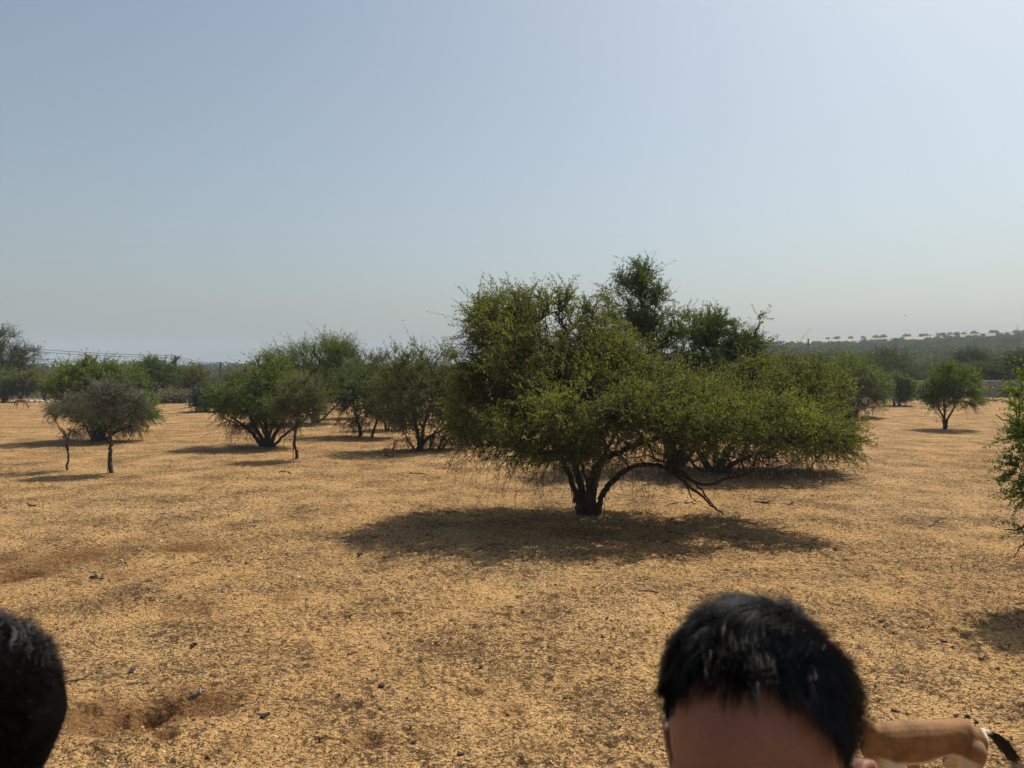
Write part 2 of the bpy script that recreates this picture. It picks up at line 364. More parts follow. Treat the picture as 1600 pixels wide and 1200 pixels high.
def grow_tree(o, D, stems, blobs, leafm, barkm, twigm, tips=400, twigs=5, lpt=14, ll=0.05, lw=0.025, tl=0.4,
              seed=1, bf=0.25, up=0.25, tip_r=0.006, bare=(), spread=0.8, stray=0.03, outward=0.8, twig_r=0.0035, maxseg=0.3, clump=2.2, cstr=1.65, bare_tw=5, bare_len=None):
    """o: root empty; stems [(pts px,py,dy), r0, r1]; blobs (px,py,dy,rx_px,ry_px,rdepth_m,weight)"""
    rng = np.random.default_rng(seed)
    org = np.array(o.location)
    nodes = []; par = []; plen = []; fixr = []; isstem = []
    for (pts, r0, r1) in stems:
        W = np.array([at(p[0], p[1], D + (p[2] if len(p) > 2 else 0)) for p in pts])
        if W[0][2] < 0.25: W[0][2] = gz(W[0][0], W[0][1]) - 0.06
        W = catmull(W, 5)
        W[1:-1] += rng.normal(0, 0.012, W[1:-1].shape)
        rr = np.linspace(r0, r1, len(W)); rr[0] *= 1.2
        for k, p in enumerate(W):
            par.append(-1 if k == 0 else len(nodes) - 1)
            plen.append(0 if k == 0 else plen[-1] + np.linalg.norm(W[k] - W[k - 1]))
            nodes.append(p); fixr.append(rr[k]); isstem.append(True)
    ns = len(nodes)
    def samp(bl, n):
        wts = np.array([b[3] * b[4] * b[6] for b in bl], float); wts /= wts.sum()
        ch = rng.choice(len(bl), n, p=wts); out = np.zeros((n, 3))
        for i, b in enumerate(bl):
            m = ch == i; k = m.sum()
            if not k: continue
            c = at(b[0], b[1], D + b[2]); s = (D + b[2]) / F
            d = norm(rng.normal(0, 1, (k, 3))); rad = rng.random((k, 1)) ** 0.42
            out[m] = c + d * rad * np.array([b[3] * s, b[5], b[4] * s])
        return out
    T = samp(blobs, int(tips * cstr))
    fq = clump / max(0.3, float(np.mean([b[5] for b in blobs])))
    dn = fbm(T[:, 0] * fq + seed, T[:, 2] * fq * 1.2, seed, 2) + fbm(T[:, 1] * fq + 7, T[:, 2] * fq * 1.2 + T[:, 0] * fq * .5, seed + 5, 2)
    T = T[np.argsort(-dn + rng.normal(0, .06, len(T)))[:tips]]; flags = np.zeros(len(T), bool)
    if bare:
        nb = sum(b[7] for b in bare); T2 = samp(bare, nb)
        T = np.vstack([T, T2]); flags = np.concatenate([flags, np.ones(nb, bool)])
    T[:, 2] = np.maximum(T[:, 2], 0.12)
    N = np.zeros((ns + len(T) * 6, 3)); N[:ns] = nodes
    PL = np.zeros(len(N)); PL[:ns] = plen
    PA = np.full(len(N), -1); PA[:ns] = par
    cnt = ns
    startok = np.zeros(len(N), bool)
    zs = N[:ns, 2]; tall = max(0.35, 0.28 * (T[:, 2].mean()))
    startok[:ns] = (zs > tall) | (np.array(plen) > 0.6)
    dmin = np.array([np.min(np.linalg.norm(N[:ns] - t, axis=1)) for t in T])
    order = np.argsort(dmin + rng.random(len(T)) * 0.3)
    tipnode = np.zeros(len(T), int)
    for ti in order:
        t = T[ti]
        d = np.linalg.norm(N[:cnt] - t, axis=1) + bf * PL[:cnt] + np.where(startok[:cnt], 0, 50)
        j = int(np.argmin(d)); p = N[j]; L = np.linalg.norm(t - p)
        k = int(min(6, max(1, math.ceil(L / maxseg))))
        off = rng.normal(0, 0.10 * L, 3)
        prev = j
        for q in range(1, k + 1):
            if cnt >= len(N):
                N = np.vstack([N, np.zeros((1000, 3))]); PL = np.append(PL, np.zeros(1000)); PA = np.append(PA, np.full(1000, -1)); startok = np.append(startok, np.zeros(1000, bool))
            u = q / k
            N[cnt] = p + (t - p) * u + off * math.sin(math.pi * u) + np.array([0, 0, 0.10 * L * math.sin(math.pi * u)])
            PA[cnt] = prev; PL[cnt] = PL[prev] + L / k; startok[cnt] = True
            prev = cnt; cnt += 1
        tipnode[ti] = prev
    N = N[:cnt]; PA = PA[:cnt]
    ct = np.zeros(cnt); ct[tipnode] = 1
    for i in range(cnt - 1, ns - 1, -1): ct[PA[i]] += ct[i]
    rad = tip_r * np.maximum(ct, 1) ** 0.5
    rad[:ns] = np.array(fixr)
    for i in range(ns, cnt):
        rad[i] = min(rad[i], rad[PA[i]] * 0.92)
    Dn = np.zeros((cnt, 3)); ok = PA >= 0
    Dn[ok] = norm(N[ok] - N[PA[ok]])
    first = {}
    for i in range(cnt):
        if PA[i] >= 0 and PA[PA[i]] < 0 and PA[i] < ns: Dn[PA[i]] = Dn[i]
    # woody parts
    stem_mb = MB(); br = stem_mb
    idx = np.arange(cnt)
    ms = (idx < ns) & ok
    tubes(stem_mb, N[PA[ms]], N[ms], rad[PA[ms]], rad[ms], 9, Dn[PA[ms]], Dn[ms])
    for lo, hi, sd in ((0.02, 9, 6), (0.009, 0.02, 5), (0, 0.009, 3)):
        m = (idx >= ns) & (rad > lo) & (rad <= hi)
        if m.any():
            st = N[PA[m]]; r0 = np.minimum(rad[PA[m]], rad[m] * 1.5)
            same = (Dn[PA[m]] * Dn[m]).sum(1)[:, None] > 0.6
            D0 = np.where(same, Dn[PA[m]], Dn[m])
            tubes(br, st, N[m], r0, rad[m], sd, D0, Dn[m], rnd=rng.random(m.sum()))
    # twigs and leaves
    cr = MB()
    TP = []; TD = []; TL = []; TF = []
    ctr = np.array([at(b[0], b[1], D + b[2]) for b in blobs]).mean(0)
    for nset, isbare in ((tipnode[~flags], False), (tipnode[flags], True)):
        if len(nset) == 0: continue
        kk = bare_tw if isbare else twigs
        b_ = np.repeat(nset, kk)
        # start anywhere on the last edge
        u = rng.random((len(b_), 1)); P = N[PA[b_]] * (1 - u) + N[b_] * u
        od = norm(P - ctr)
        d = Dn[b_] * 0.5 + od * outward * 0.5 + rng.normal(0, 0.55, (len(b_), 3))
        if isbare: d += rng.normal(0, .45, d.shape)
        d[:, 2] += (-0.42 if isbare else up)
        TP.append(P); TD.append(norm(d)); L = (bare_len or tl) if isbare else tl
        TL.append(L * rng.uniform(0.5, 1.3, len(b_))); TF.append(np.full(len(b_), isbare))
    TP = np.vstack(TP); TD = np.vstack(TD); TL = np.concatenate(TL)[:, None]; TF = np.concatenate(TF)
    st = rng.random(len(TP)) < stray; TL[st] *= 1.45
    bend = rng.normal(0, 1, TP.shape) * np.where(TF, .5, .28)[:, None] * TL; bend[:, 2] -= np.where(TF, 0.3, 0.12) * TL[:, 0]
    def pt(i, t): return TP[i] + TD[i] * TL[i] * t + bend[i] * t * t
    al = np.arange(len(TP)); prev = TP
    for q in (1, 2, 3):
        cur = pt(al, q / 3) + rng.normal(0, 1, TP.shape) * np.where(TF, .05, .02)[:, None] * TL * (q < 3)
        tubes(cr, prev, cur, twig_r * (1.25 - q * .28 + .28), twig_r * (1.25 - q * .28), 3, mat=1, smooth=False, rnd=rng.random(len(al)))
        prev = cur
    # thorny side twiglets on bare twigs
    if TF.any():
        bi = np.repeat(al[TF], 4); t = rng.uniform(.2, .95, (len(bi), 1)); P = pt(bi, t)
        dd = norm(TD[bi] + rng.normal(0, .8, (len(bi), 3)))
        tubes(cr, P, P + dd * TL[bi] * rng.uniform(.2, .45, (len(bi), 1)), twig_r * .7, twig_r * .3, 3, mat=1, smooth=False)
    li = np.repeat(al[~TF], lpt)
    t = rng.uniform(0.08, 1.0, (len(li), 1))
    P = pt(li, t) + rng.normal(0, ll * .3, (len(li), 3))
    leaves(cr, P, TD[li], ll, lw, rng, mat=0, spread=spread)
    if bare:   # a few leaves left on the bare twigs
        li = rng.choice(al[TF], int(TF.sum() * 0.4)); P = pt(li, rng.uniform(.3, 1, (len(li), 1)))
        leaves(cr, P, TD[li], ll, lw, rng, mat=0)
    link('trunk', stem_mb.mesh('trunk', org), [barkm], o)
    link('crown', cr.mesh('crown', org), [leafm, twigm], o)

def tree(name, label, cat, base, group=None, **kw):
    D = gdepth(base[1]) if 'D' not in kw else kw.pop('D')
    p = at(base[0], base[1], D); p[2] = gz(p[0], p[1])
    o = empty(name, p, label, cat, group)
    grow_tree(o, D, **kw)
    return o

GR = 'thorn trees standing on the sandy field'
# the big tree in the middle
tree('thorn_tree', 'largest spreading thorn tree in the middle with thick forked trunk and one arching limb', 'tree', (918, 803), GR,
     stems=[([(908, 806), (901, 775, .1), (893, 750, .2), (878, 718, .3), (866, 695, .3), (840, 640, .4), (800, 560, .3)], .062, .03),
            ([(912, 806, .1), (909, 765, .2), (900, 735, .3), (886, 700, .6), (872, 660, .9), (845, 600, 1.2), (830, 530, 1.0)], .082, .035),
            ([(918, 806), (918, 765, -.05), (912, 735, -.2), (902, 705, -.5), (895, 670, -.9), (888, 610, -1.1), (880, 545, -.9)], .032, .022),
            ([(924, 806), (922, 770), (927, 745), (938, 722), (956, 711, -.1), (990, 697, -.3), (1050, 676, -.3), (1120, 664, -.3), (1210, 668, -.9), (1290, 690, -1.6)], .095, .02),
            ([(924, 806, .15), (930, 760, .3), (944, 715, .8), (975, 650, 1.3), (1010, 580, 1.2)], .05, .03),
            ([(932, 806), (938, 785, -.05), (951, 760, -.1), (967, 744, -.3), (982, 732, -.4), (1005, 726, -.5), (1032, 728, -.7), (1055, 742, -.9), (1085, 765, -1.1), (1108, 785, -1.2), (1130, 805, -1.3)], .068, .014),
            ([(1032, 728, -.7), (1062, 736, -.75), (1092, 760, -.7), (1118, 796, -.6)], .04, .010),
            ([(1050, 738, -.85), (1070, 752, -1.2), (1078, 775, -1.5), (1098, 788, -1.7)], .022, .006),
            ([(903, 806), (896, 785, -.1), (893, 760, -.2)], .014, .006),
            ([(1045, 730, -.7), (1095, 757, -.5), (1140, 747, -.2), (1200, 732, 0), (1250, 728, .2)], .035, .010),
            ([(905, 800), (895, 770), (897, 740)], .010, .005), ([(932, 800, -.1), (930, 760, -.1), (926, 720)], .010, .006), ([(914, 800, -.1), (908, 770, -.15), (912, 735)], .010, .006),
            ([(942, 802), (945, 785), (948, 765)], .007, .003), ([(938, 802), (940, 788), (938, 770)], .007, .003), ([(898, 803), (894, 780), (898, 755)], .007, .003)],
     blobs=[(795, 570, 0, 92, 84, 1.7, 1), (790, 492, .2, 62, 34, 1.0, .75), (868, 488, .3, 54, 40, .9, .36), (760, 640, 0, 66, 60, 1.6, .9), (925, 510, .4, 42, 50, .8, .24), (960, 560, .4, 60, 44, 1.0, .5),
            (890, 640, -.4, 110, 78, 1.9, 1.1), (900, 570, .6, 90, 60, 1.6, .8), (985, 625, -.2, 95, 72, 2.0, 1.1), (1080, 645, -.3, 85, 50, 1.8, .9), (1170, 655, -.2, 80, 40, 1.3, .8),
            (1240, 672, -1.1, 80, 26, .9, .9), (1306, 690, -1.7, 34, 17, .6, .7), (850, 655, -1.9, 110, 36, .8, .6), (1000, 655, -1.8, 100, 32, .8, .6), (1110, 665, -1.4, 80, 26, .8, .6), (850, 700, -.9, 80, 22, 1.0, .5), (980, 685, -1.2, 100, 20, 1.0, .5)],
     bare=[(800, 705, 0, 75, 22, 1.4, 1, 75), (900, 705, -.2, 100, 16, 1.6, 1, 35), (1000, 712, -.4, 60, 16, 1.4, 1, 24), (730, 690, .2, 42, 16, 1.0, 1, 22), (1060, 720, -.5, 40, 12, 1, 1, 14), (1170, 712, 0, 80, 14, 1.0, 1, 26)],
     leafm=L_MAIN, barkm=BARK, twigm=TWIG, clump=1.9, cstr=1.5, tips=2200, twigs=7, lpt=25, ll=0.04, lw=0.022, tl=0.42, seed=11, bf=0.22, up=0.22, stray=0.05, bare_tw=3, bare_len=.5, twig_r=.004)

# the tree behind it on the right
tree('thorn_tree', 'low spreading thorn tree behind and right of the big tree, bare twigs tangled underneath', 'tree', (1118, 738), GR,
     stems=[([(1122, 741), (1128, 722), (1140, 700), (1165, 670), (1200, 640)], .15, .04), ([(1112, 741), (1098, 715, .2), (1080, 690, .3), (1060, 660, .3)], .11, .03),
            ([(1128, 741), (1150, 722, -.2), (1185, 708, -.3), (1240, 690, -.3), (1300, 680, -.2)], .08, .02), ([(1120, 741, .1), (1118, 700, .6), (1110, 640, .9), (1120, 590, .8)], .1, .03),
            ([(1110, 742), (1085, 728), (1070, 705, -.2)], .05, .02)],
     blobs=[(1150, 625, .2, 110, 62, 1.8, 1), (1225, 655, 0, 90, 48, 1.8, 1), (1285, 685, 0, 52, 24, 1.1, .8), (1095, 650, .5, 80, 46, 1.7, .7), (1255, 608, .9, 68, 42, 1.4, .8), (1190, 585, 1.0, 62, 38, 1.3, .8), (1310, 665, .4, 32, 30, .9, .6)],
     bare=[(1190, 712, 0, 90, 20, 1.6, 1, 60), (1280, 712, 0, 45, 14, 1.0, 1, 34), (1100, 712, 0, 60, 14, 1.2, 1, 22)],
     leafm=L_MAIN, barkm=BARK, twigm=TWIG, tips=1150, twigs=7, lpt=20, ll=0.05, lw=0.026, tl=0.45, seed=12, bf=0.22, up=0.15, bare_tw=3, bare_len=.6, twig_r=.0055)

tree('thorn_tree', 'tallest dark green tree rising in a narrow ragged top behind the big tree', 'tree', (1057, 728), GR,
     stems=[([(1055, 731), (1050, 700), (1045, 650), (1030, 590), (1008, 520), (1000, 450)], .16, .03), ([(1060, 731), (1072, 690), (1080, 640), (1090, 580), (1108, 530)], .14, .04),
            ([(1052, 731, .2), (1038, 690, .4), (1020, 640, .5), (985, 570, .6), (962, 500, .5)], .10, .02), ([(1062, 731), (1100, 680), (1130, 610), (1165, 550), (1188, 505)], .08, .015),
            ([(1050, 731), (1043, 712), (1048, 690)], .07, .04)],
     blobs=[(1000, 445, 0, 38, 34, .7, .9), (1012, 485, 0, 32, 40, .7, 1.2), (962, 490, .2, 38, 46, .8, .36), (975, 545, .2, 50, 36, .9, .4), (1025, 530, 0, 48, 40, .9, .9), (1070, 520, 0, 40, 36, .9, .9),
            (1115, 518, 0, 34, 30, .8, 1.5), (1186, 503, 0, 20, 20, .4, .2), (1180, 535, 0, 22, 18, .5, .4), (1150, 540, 0, 40, 26, .9, .8), (1130, 570, .2, 75, 38, 1.4, .9), (1050, 590, .3, 80, 46, 1.5, .8), (985, 570, .4, 60, 40, 1.2, .5), (1000, 420, .1, 20, 12, .35, .5), (945, 460, .2, 14, 10, .3, .12)],
     leafm=L_DEEP, barkm=BARK, twigm=TWIG, cstr=1.35, tips=900, twigs=6, lpt=17, ll=0.05, lw=0.028, tl=0.4, seed=13, bf=0.2, up=0.4, stray=.07, twig_r=.005)

# left of the big tree
tree('thorn_tree', 'ragged olive thorn tree with leaning stems just left of the big tree', 'tree', (655, 704), GR,
     stems=[([(656, 707), (655, 690), (650, 665), (640, 620), (632, 580)], .10, .03), ([(655, 707), (666, 686), (690, 672), (715, 660)], .07, .025),
            ([(657, 707), (662, 670, .4), (675, 620, .6), (680, 570, .6)], .07, .02), ([(652, 707), (640, 690), (628, 670)], .03, .012)],
     blobs=[(655, 610, 0, 60, 55, 1.3, 1), (630, 565, .3, 38, 30, .9, .8), (690, 580, .3, 42, 42, 1.1, .9), (612, 620, .2, 36, 40, .9, .7), (640, 660, 0, 35, 22, .8, .6), (700, 640, .2, 35, 35, .9, .7)],
     bare=[(650, 690, 0, 50, 12, .9, 1, 22), (700, 690, .2, 40, 14, .9, 1, 26)],
     leafm=L_OLIVE, barkm=BARK, twigm=TWIG, tips=430, twigs=6, lpt=15, ll=0.055, lw=0.028, tl=0.45, seed=14, up=0.3, stray=.06, twig_r=.005)
tree('thorn_tree', 'small thorn tree of thin curved stems between the ragged olive tree and the big tree', 'tree', (690, 702), GR,
     stems=[([(672, 706), (676, 685), (684, 668), (700, 650)], .045, .02), ([(684, 706), (692, 684), (705, 668), (722, 655)], .05, .02), ([(689, 706), (700, 688), (715, 674), (735, 664)], .04, .02)],
     blobs=[(705, 640, 0, 34, 28, .8, 1), (725, 620, .3, 32, 30, .8, 1), (690, 610, .3, 30, 30, .8, .7)],
     bare=[(715, 680, 0, 36, 12, .6, 1, 22)],
     leafm=L_OLIVE, barkm=BARK, twigm=TWIG, tips=160, twigs=6, lpt=14, ll=0.055, lw=0.028, tl=0.4, seed=15, twig_r=.005)
tree('thorn_tree', 'slim thorn tree with upright thin trunk and bare twigs low on its left', 'tree', (563, 682), GR,
     stems=[([(563, 685), (561, 665), (556, 645), (550, 625)], .075, .03), ([(562, 680), (566, 660), (575, 640)], .035, .015), ([(562, 683), (572, 668), (578, 655)], .02, .01)],
     blobs=[(560, 615, 0, 42, 30, 1.1, 1), (545, 600, .3, 34, 26, .9, .8), (590, 600, .2, 30, 28, .8, .8)],
     bare=[(545, 656, 0, 24, 14, .6, 1, 24), (570, 655, 0, 24, 8, .5, 1, 8)],
     leafm=L_DEEP, barkm=BARK, twigm=TWIG, tips=210, twigs=6, lpt=13, ll=0.07, lw=0.034, tl=0.5, seed=16, twig_r=.006)
tree('thorn_tree', 'slim thorn tree with trunk leaning to the right beside the upright slim one', 'tree', (583, 684), GR,
     stems=[([(580, 687), (586, 668), (591, 650), (600, 630)], .06, .025), ([(590, 655), (605, 640), (618, 625)], .03, .012)],
     blobs=[(605, 635, 0, 36, 24, .9, 1), (612, 605, .3, 32, 24, .8, .8), (585, 640, .2, 20, 14, .6, .6)],
     leafm=L_OLIVE, barkm=BARK, twigm=TWIG, tips=170, twigs=6, lpt=13, ll=0.07, lw=0.034, tl=0.45, seed=17, twig_r=.006)
tree('thorn_tree', 'small dark bushy tree with forked low stems behind the two slim trees', 'tree', (605, 672), GR,
     stems=[([(605, 674), (600, 660), (592, 645)], .06, .03), ([(606, 674), (610, 660), (618, 648)], .05, .02), ([(607, 674), (622, 660), (634, 650)], .03, .015)],
     blobs=[(605, 632, 0, 34, 22, 1.0, 1), (630, 625, 0, 26, 22, .8, .7)], bare=[(612, 655, 0, 26, 9, .6, 1, 20)],
     leafm=L_DEEP, barkm=BARK, twigm=TWIG, tips=130, twigs=6, lpt=12, ll=0.08, lw=0.038, tl=0.5, seed=18, twig_r=.007)
tree('acacia_tree', 'bright green acacia with spiky upswept top behind the vase shaped tree', 'tree', (492, 661), GR,
     stems=[([(492, 663), (490, 640), (482, 610), (470, 575)], .12, .04), ([(493, 663), (500, 635), (515, 600), (530, 565)], .11, .04), ([(492, 663), (478, 640), (455, 600)], .07, .03), ([(494, 663), (520, 640), (545, 615)], .06, .03)],
     blobs=[(480, 570, 0, 46, 26, 1.6, 1), (520, 550, 0, 32, 18, 1.1, 1), (540, 580, 0, 30, 28, 1.2, .9), (445, 560, 0, 30, 14, .9, .8), (500, 600, 0, 55, 24, 1.7, 1), (510, 630, 0, 40, 18, 1.3, .6)],
     leafm=L_FRESH, barkm=BARK, twigm=TWIG, tips=430, twigs=7, lpt=14, ll=0.10, lw=0.026, tl=0.75, seed=19, up=0.75, spread=.45, stray=.1, twig_r=.007)
tree('thorn_tree', 'small grey crowned tree behind the gap right of the spiky acacia', 'tree', (572, 652), GR,
     stems=[([(572, 654), (572, 630), (570, 600)], .1, .04), ([(572, 654), (580, 620), (590, 590)], .07, .03)],
     blobs=[(570, 590, 0, 22, 24, 1.2, 1), (585, 570, 0, 18, 14, .9, .8), (566, 562, 0, 14, 10, .7, .6)],
     leafm=L_GREY, barkm=BARK, twigm=TWIG, tips=120, twigs=6, lpt=12, ll=0.10, lw=0.045, tl=0.5, seed=20, twig_r=.008)
tree('thorn_tree', 'vase shaped thorn tree with dark spreading stems and wide flat layered crown', 'tree', (418, 698), GR,
     stems=[([(412, 701), (398, 682), (380, 664), (360, 652)], .08, .025), ([(415, 701), (406, 680), (395, 660), (385, 640), (370, 615)], .09, .03), ([(418, 701), (418, 680), (414, 655), (412, 620), (410, 590)], .10, .03),
            ([(422, 701), (428, 682), (440, 662), (455, 640)], .09, .03), ([(424, 701), (440, 684), (458, 670), (478, 655)], .06, .02), ([(410, 701), (404, 690), (398, 676), (400, 660)], .04, .02), ([(420, 701, .2), (424, 670, .6), (430, 640, .8)], .06, .02),
            ([(388, 672), (368, 662), (350, 654)], .03, .012), ([(418, 701, -.1), (412, 675, -.5), (402, 652, -.7)], .05, .02)],
     blobs=[(385, 628, 0, 50, 24, 1.4, 1), (365, 612, 0, 34, 22, 1.0, .8), (430, 632, 0, 48, 24, 1.4, 1), (415, 595, 0, 50, 24, 1.3, 1), (430, 570, 0, 32, 14, 1.0, .8), (470, 620, 0, 30, 30, 1.1, .8), (350, 640, 0, 18, 10, .6, .7)],
     bare=[(390, 660, 0, 42, 8, .9, 1, 40), (440, 660, 0, 32, 8, .9, 1, 26)],
     leafm=L_FRESH, barkm=BARK, twigm=TWIG, tips=560, twigs=6, lpt=15, ll=0.06, lw=0.028, tl=0.45, seed=21, up=0.05, twig_r=.005, stray=.05)
tree('young_tree', 'young olive grey tree on a single slim trunk in front of the vase shaped tree', 'tree', (463, 717), GR,
     stems=[([(464, 721), (463, 705), (460, 690), (462, 672), (466, 650), (468, 620)], .055, .02), ([(461, 680), (455, 660), (450, 640)], .02, .01), ([(459, 712), (457, 700), (459, 688)], .012, .006)],
     blobs=[(468, 622, 0, 36, 30, .62, 1), (480, 600, 0, 24, 18, .5, .8), (450, 640, 0, 22, 18, .42, .8), (488, 640, 0, 20, 20, .4, .7), (465, 655, 0, 22, 10, .35, .5)],
     leafm=L_OLIVE, barkm=BARK, twigm=TWIGGREY, tips=240, twigs=6, lpt=11, ll=0.042, lw=0.021, tl=0.32, seed=22, up=.1, twig_r=.0045)
# round bush on the left with the two small trees in front
tree('round_bush', 'big dome shaped bush, dark green left and yellow green right, with short thick dark trunk', 'bush', (155, 688), GR,
     stems=[([(150, 691), (148, 675), (140, 650), (128, 610)], .16, .05), ([(158, 691), (162, 672), (178, 650), (200, 625)], .15, .05), ([(154, 691), (155, 660), (158, 610)], .15, .05),
            ([(162, 691), (178, 676), (200, 668), (222, 660)], .07, .02), ([(146, 691), (138, 672), (128, 655)], .06, .02), ([(165, 690), (170, 684), (182, 670), (190, 665)], .05, .015)],
     blobs=[(140, 600, 0, 50, 36, 1.5, 1.1), (130, 628, 0, 40, 26, 1.3, .7), (180, 612, .2, 50, 34, 1.5, 1), (215, 632, 0, 34, 26, 1.1, .9), (238, 640, 0, 16, 14, .7, .8), (155, 575, 0, 30, 12, 1.0, .8), (170, 645, -.3, 60, 20, 1.3, .7)],
     bare=[(205, 666, 0, 32, 9, .9, 1, 40), (160, 665, 0, 40, 10, 1., 1, 30)],
     leafm=L_FRESH, barkm=BARK, twigm=TWIG, tips=700, twigs=6, lpt=15, ll=0.07, lw=0.032, tl=0.42, seed=23, up=.15, twig_r=.006)
tree('young_tree', 'grey almost leafless young tree on a straight slim trunk in front of the dome bush', 'tree', (173, 739), GR,
     stems=[([(174, 742), (172, 720), (173, 700), (172, 680), (175, 664), (185, 640)], .062, .022), ([(172, 682), (164, 664), (150, 645), (140, 625)], .03, .012), ([(174, 670), (192, 658), (210, 640)], .025, .01), ([(170, 742), (168, 735), (168, 728)], .012, .005)],
     blobs=[(178, 628, 0, 42, 28, .65, 1), (160, 640, 0, 26, 18, .5, .7), (205, 640, 0, 24, 18, .45, .8), (175, 608, 0, 32, 12, .5, .8), (185, 658, 0, 28, 9, .4, .5)],
     leafm=L_GREY, barkm=STICK, twigm=TWIGGREY, cstr=2.2, tips=280, twigs=7, lpt=5, ll=0.034, lw=0.017, tl=0.34, seed=24, up=-.05, twig_r=.0045)
tree('young_tree', 'thinnest sparse young tree forking high, left of the grey leafless one', 'tree', (105, 734), GR,
     stems=[([(105, 737), (106, 715), (106, 695), (103, 682), (95, 668)], .032, .014), ([(105, 690), (112, 674), (124, 655)], .018, .008), ([(104, 684), (92, 668), (84, 650)], .018, .008), ([(104, 702), (105, 692), (104, 684)], .02, .014)],
     blobs=[(105, 640, 0, 26, 24, .45, 1), (88, 645, 0, 16, 16, .3, .7), (125, 640, 0, 18, 20, .35, .8), (78, 640, 0, 7, 6, .15, .3)],
     bare=[(112, 675, 0, 18, 9, .25, 1, 18)],
     leafm=L_GREY, barkm=STICK, twigm=TWIGGREY, tips=110, twigs=6, lpt=7, ll=0.036, lw=0.018, tl=0.3, seed=25, up=.1, twig_r=.004, bare_len=.3)
# far left
tree('acacia_tree', 'tall wispy grey green acacia at the left edge with brushy upswept twigs', 'tree', (12, 626), GR, D=64,
     stems=[([(8, 630), (8, 600), (2, 560), (-10, 530)], .2, .06), ([(10, 630), (16, 595), (28, 565), (45, 550)], .15, .05), ([(8, 630), (-8, 600), (-30, 570)], .15, .05)],
     blobs=[(5, 545, 0, 34, 22, 1.8, 1), (38, 555, 0, 24, 16, 1.3, 1), (20, 575, 0, 34, 16, 1.6, .8), (-30, 550, 0, 36, 28, 1.8, 1), (-5, 528, 0, 30, 10, 1.2, .8)],
     leafm=L_GREY, barkm=BARK, twigm=TWIG, tips=330, twigs=7, lpt=9, ll=0.14, lw=0.032, tl=1.0, seed=26, up=.5, spread=.35, stray=.12, twig_r=.011)
for i, (bx, by, D_, bl, lm, lab) in enumerate([
        (5, 625, 60, [(5, 605, 0, 22, 13, 1.2, 1), (-15, 600, 0, 20, 14, 1.1, 1), (12, 590, 0, 18, 10, .9, .7)], L_FRESH, 'low green bush at the left edge under the tall wispy acacia'),
        (33, 626, 60, [(34, 606, 0, 16, 10, .9, 1), (45, 595, 0, 20, 10, 1.0, .9), (25, 600, 0, 12, 8, .8, .8)], L_OLIVE, 'small olive bush right beside the low green bush at the left edge'),
        (70, 624, 62, [(70, 603, 0, 20, 13, 1.2, 1), (60, 592, 0, 18, 9, 1.0, .8), (85, 600, 0, 14, 12, 1.0, .8)], L_OLIVE, 'olive bush with dark leaning stump right of the grazing gazelle')]):
    tree('thorn_bush', lab, 'bush', (bx, by), GR, D=D_, stems=[([(bx, by), (bx + 1, by - 8), (bx + 4, by - 20)], .12, .05), ([(bx, by), (bx - 6, by - 12), (bx - 12, by - 20)], .07, .03)],
         blobs=bl, leafm=lm, barkm=BARK, twigm=TWIG, tips=120, twigs=6, lpt=12, ll=0.14, lw=0.06, tl=0.6, seed=40 + i, twig_r=.01, tip_r=.01)
for i, (bx, by, D_, bl, lm, lab, ct) in enumerate([
        (245, 628, 60, [(245, 590, 0, 32, 24, 1.8, 1), (230, 575, 0, 22, 12, 1.2, .8), (262, 578, 0, 26, 16, 1.4, .9), (240, 610, 0, 28, 12, 1.4, .7)], L_DEEP, 'dark green tree with feathery top under the power lines, right of the dome bush', 'tree'),
        (290, 628, 63, [(292, 598, 0, 26, 20, 1.6, 1), (308, 588, 0, 20, 12, 1.2, .8), (285, 612, 0, 22, 10, 1.2, .7)], L_OLIVE, 'brownish olive tree beside the dark feathery one, under the power lines', 'tree'),
        (322, 640, 47, [(320, 625, 0, 22, 12, 1.1, 1), (345, 628, 0, 20, 11, 1.0, 1), (332, 618, 0, 16, 9, .8, .8)], L_BLUE, 'low dense blue green bush sitting on the ground left of the vase shaped tree', 'bush'),
        (270, 626, 58, [(268, 621, 0, 14, 4, .6, 1), (285, 623, 0, 10, 3, .5, 1)], L_PINK, 'pale dry flowering shrub on the far edge of the field', 'bush'),
        (375, 640, 60, [(372, 600, 0, 24, 14, 1.4, 1), (392, 590, 0, 22, 12, 1.2, 1), (356, 606, 0, 18, 12, 1.1, .8)], L_OLIVE, 'olive tree at the far edge mostly hidden behind the vase shaped tree', 'tree')]):
    tree('thorn_bush' if ct == 'bush' else 'thorn_tree', lab, ct, (bx, by), GR, D=D_, stems=[([(bx, by + 1), (bx + 1, by - 8), (bx + 2, by - 20 if ct == 'tree' else by - 12)], .12, .05), ([(bx, by + 1), (bx - 5, by - 8), (bx - 8, by - 14)], .07, .03)],
         blobs=bl, leafm=lm, barkm=BARK, twigm=TWIG, tips=190 if ct == 'tree' else 110, twigs=6, lpt=12, ll=0.15, lw=0.065, tl=0.65, seed=50 + i, twig_r=.011, tip_r=.01, up=.3, stray=.06)
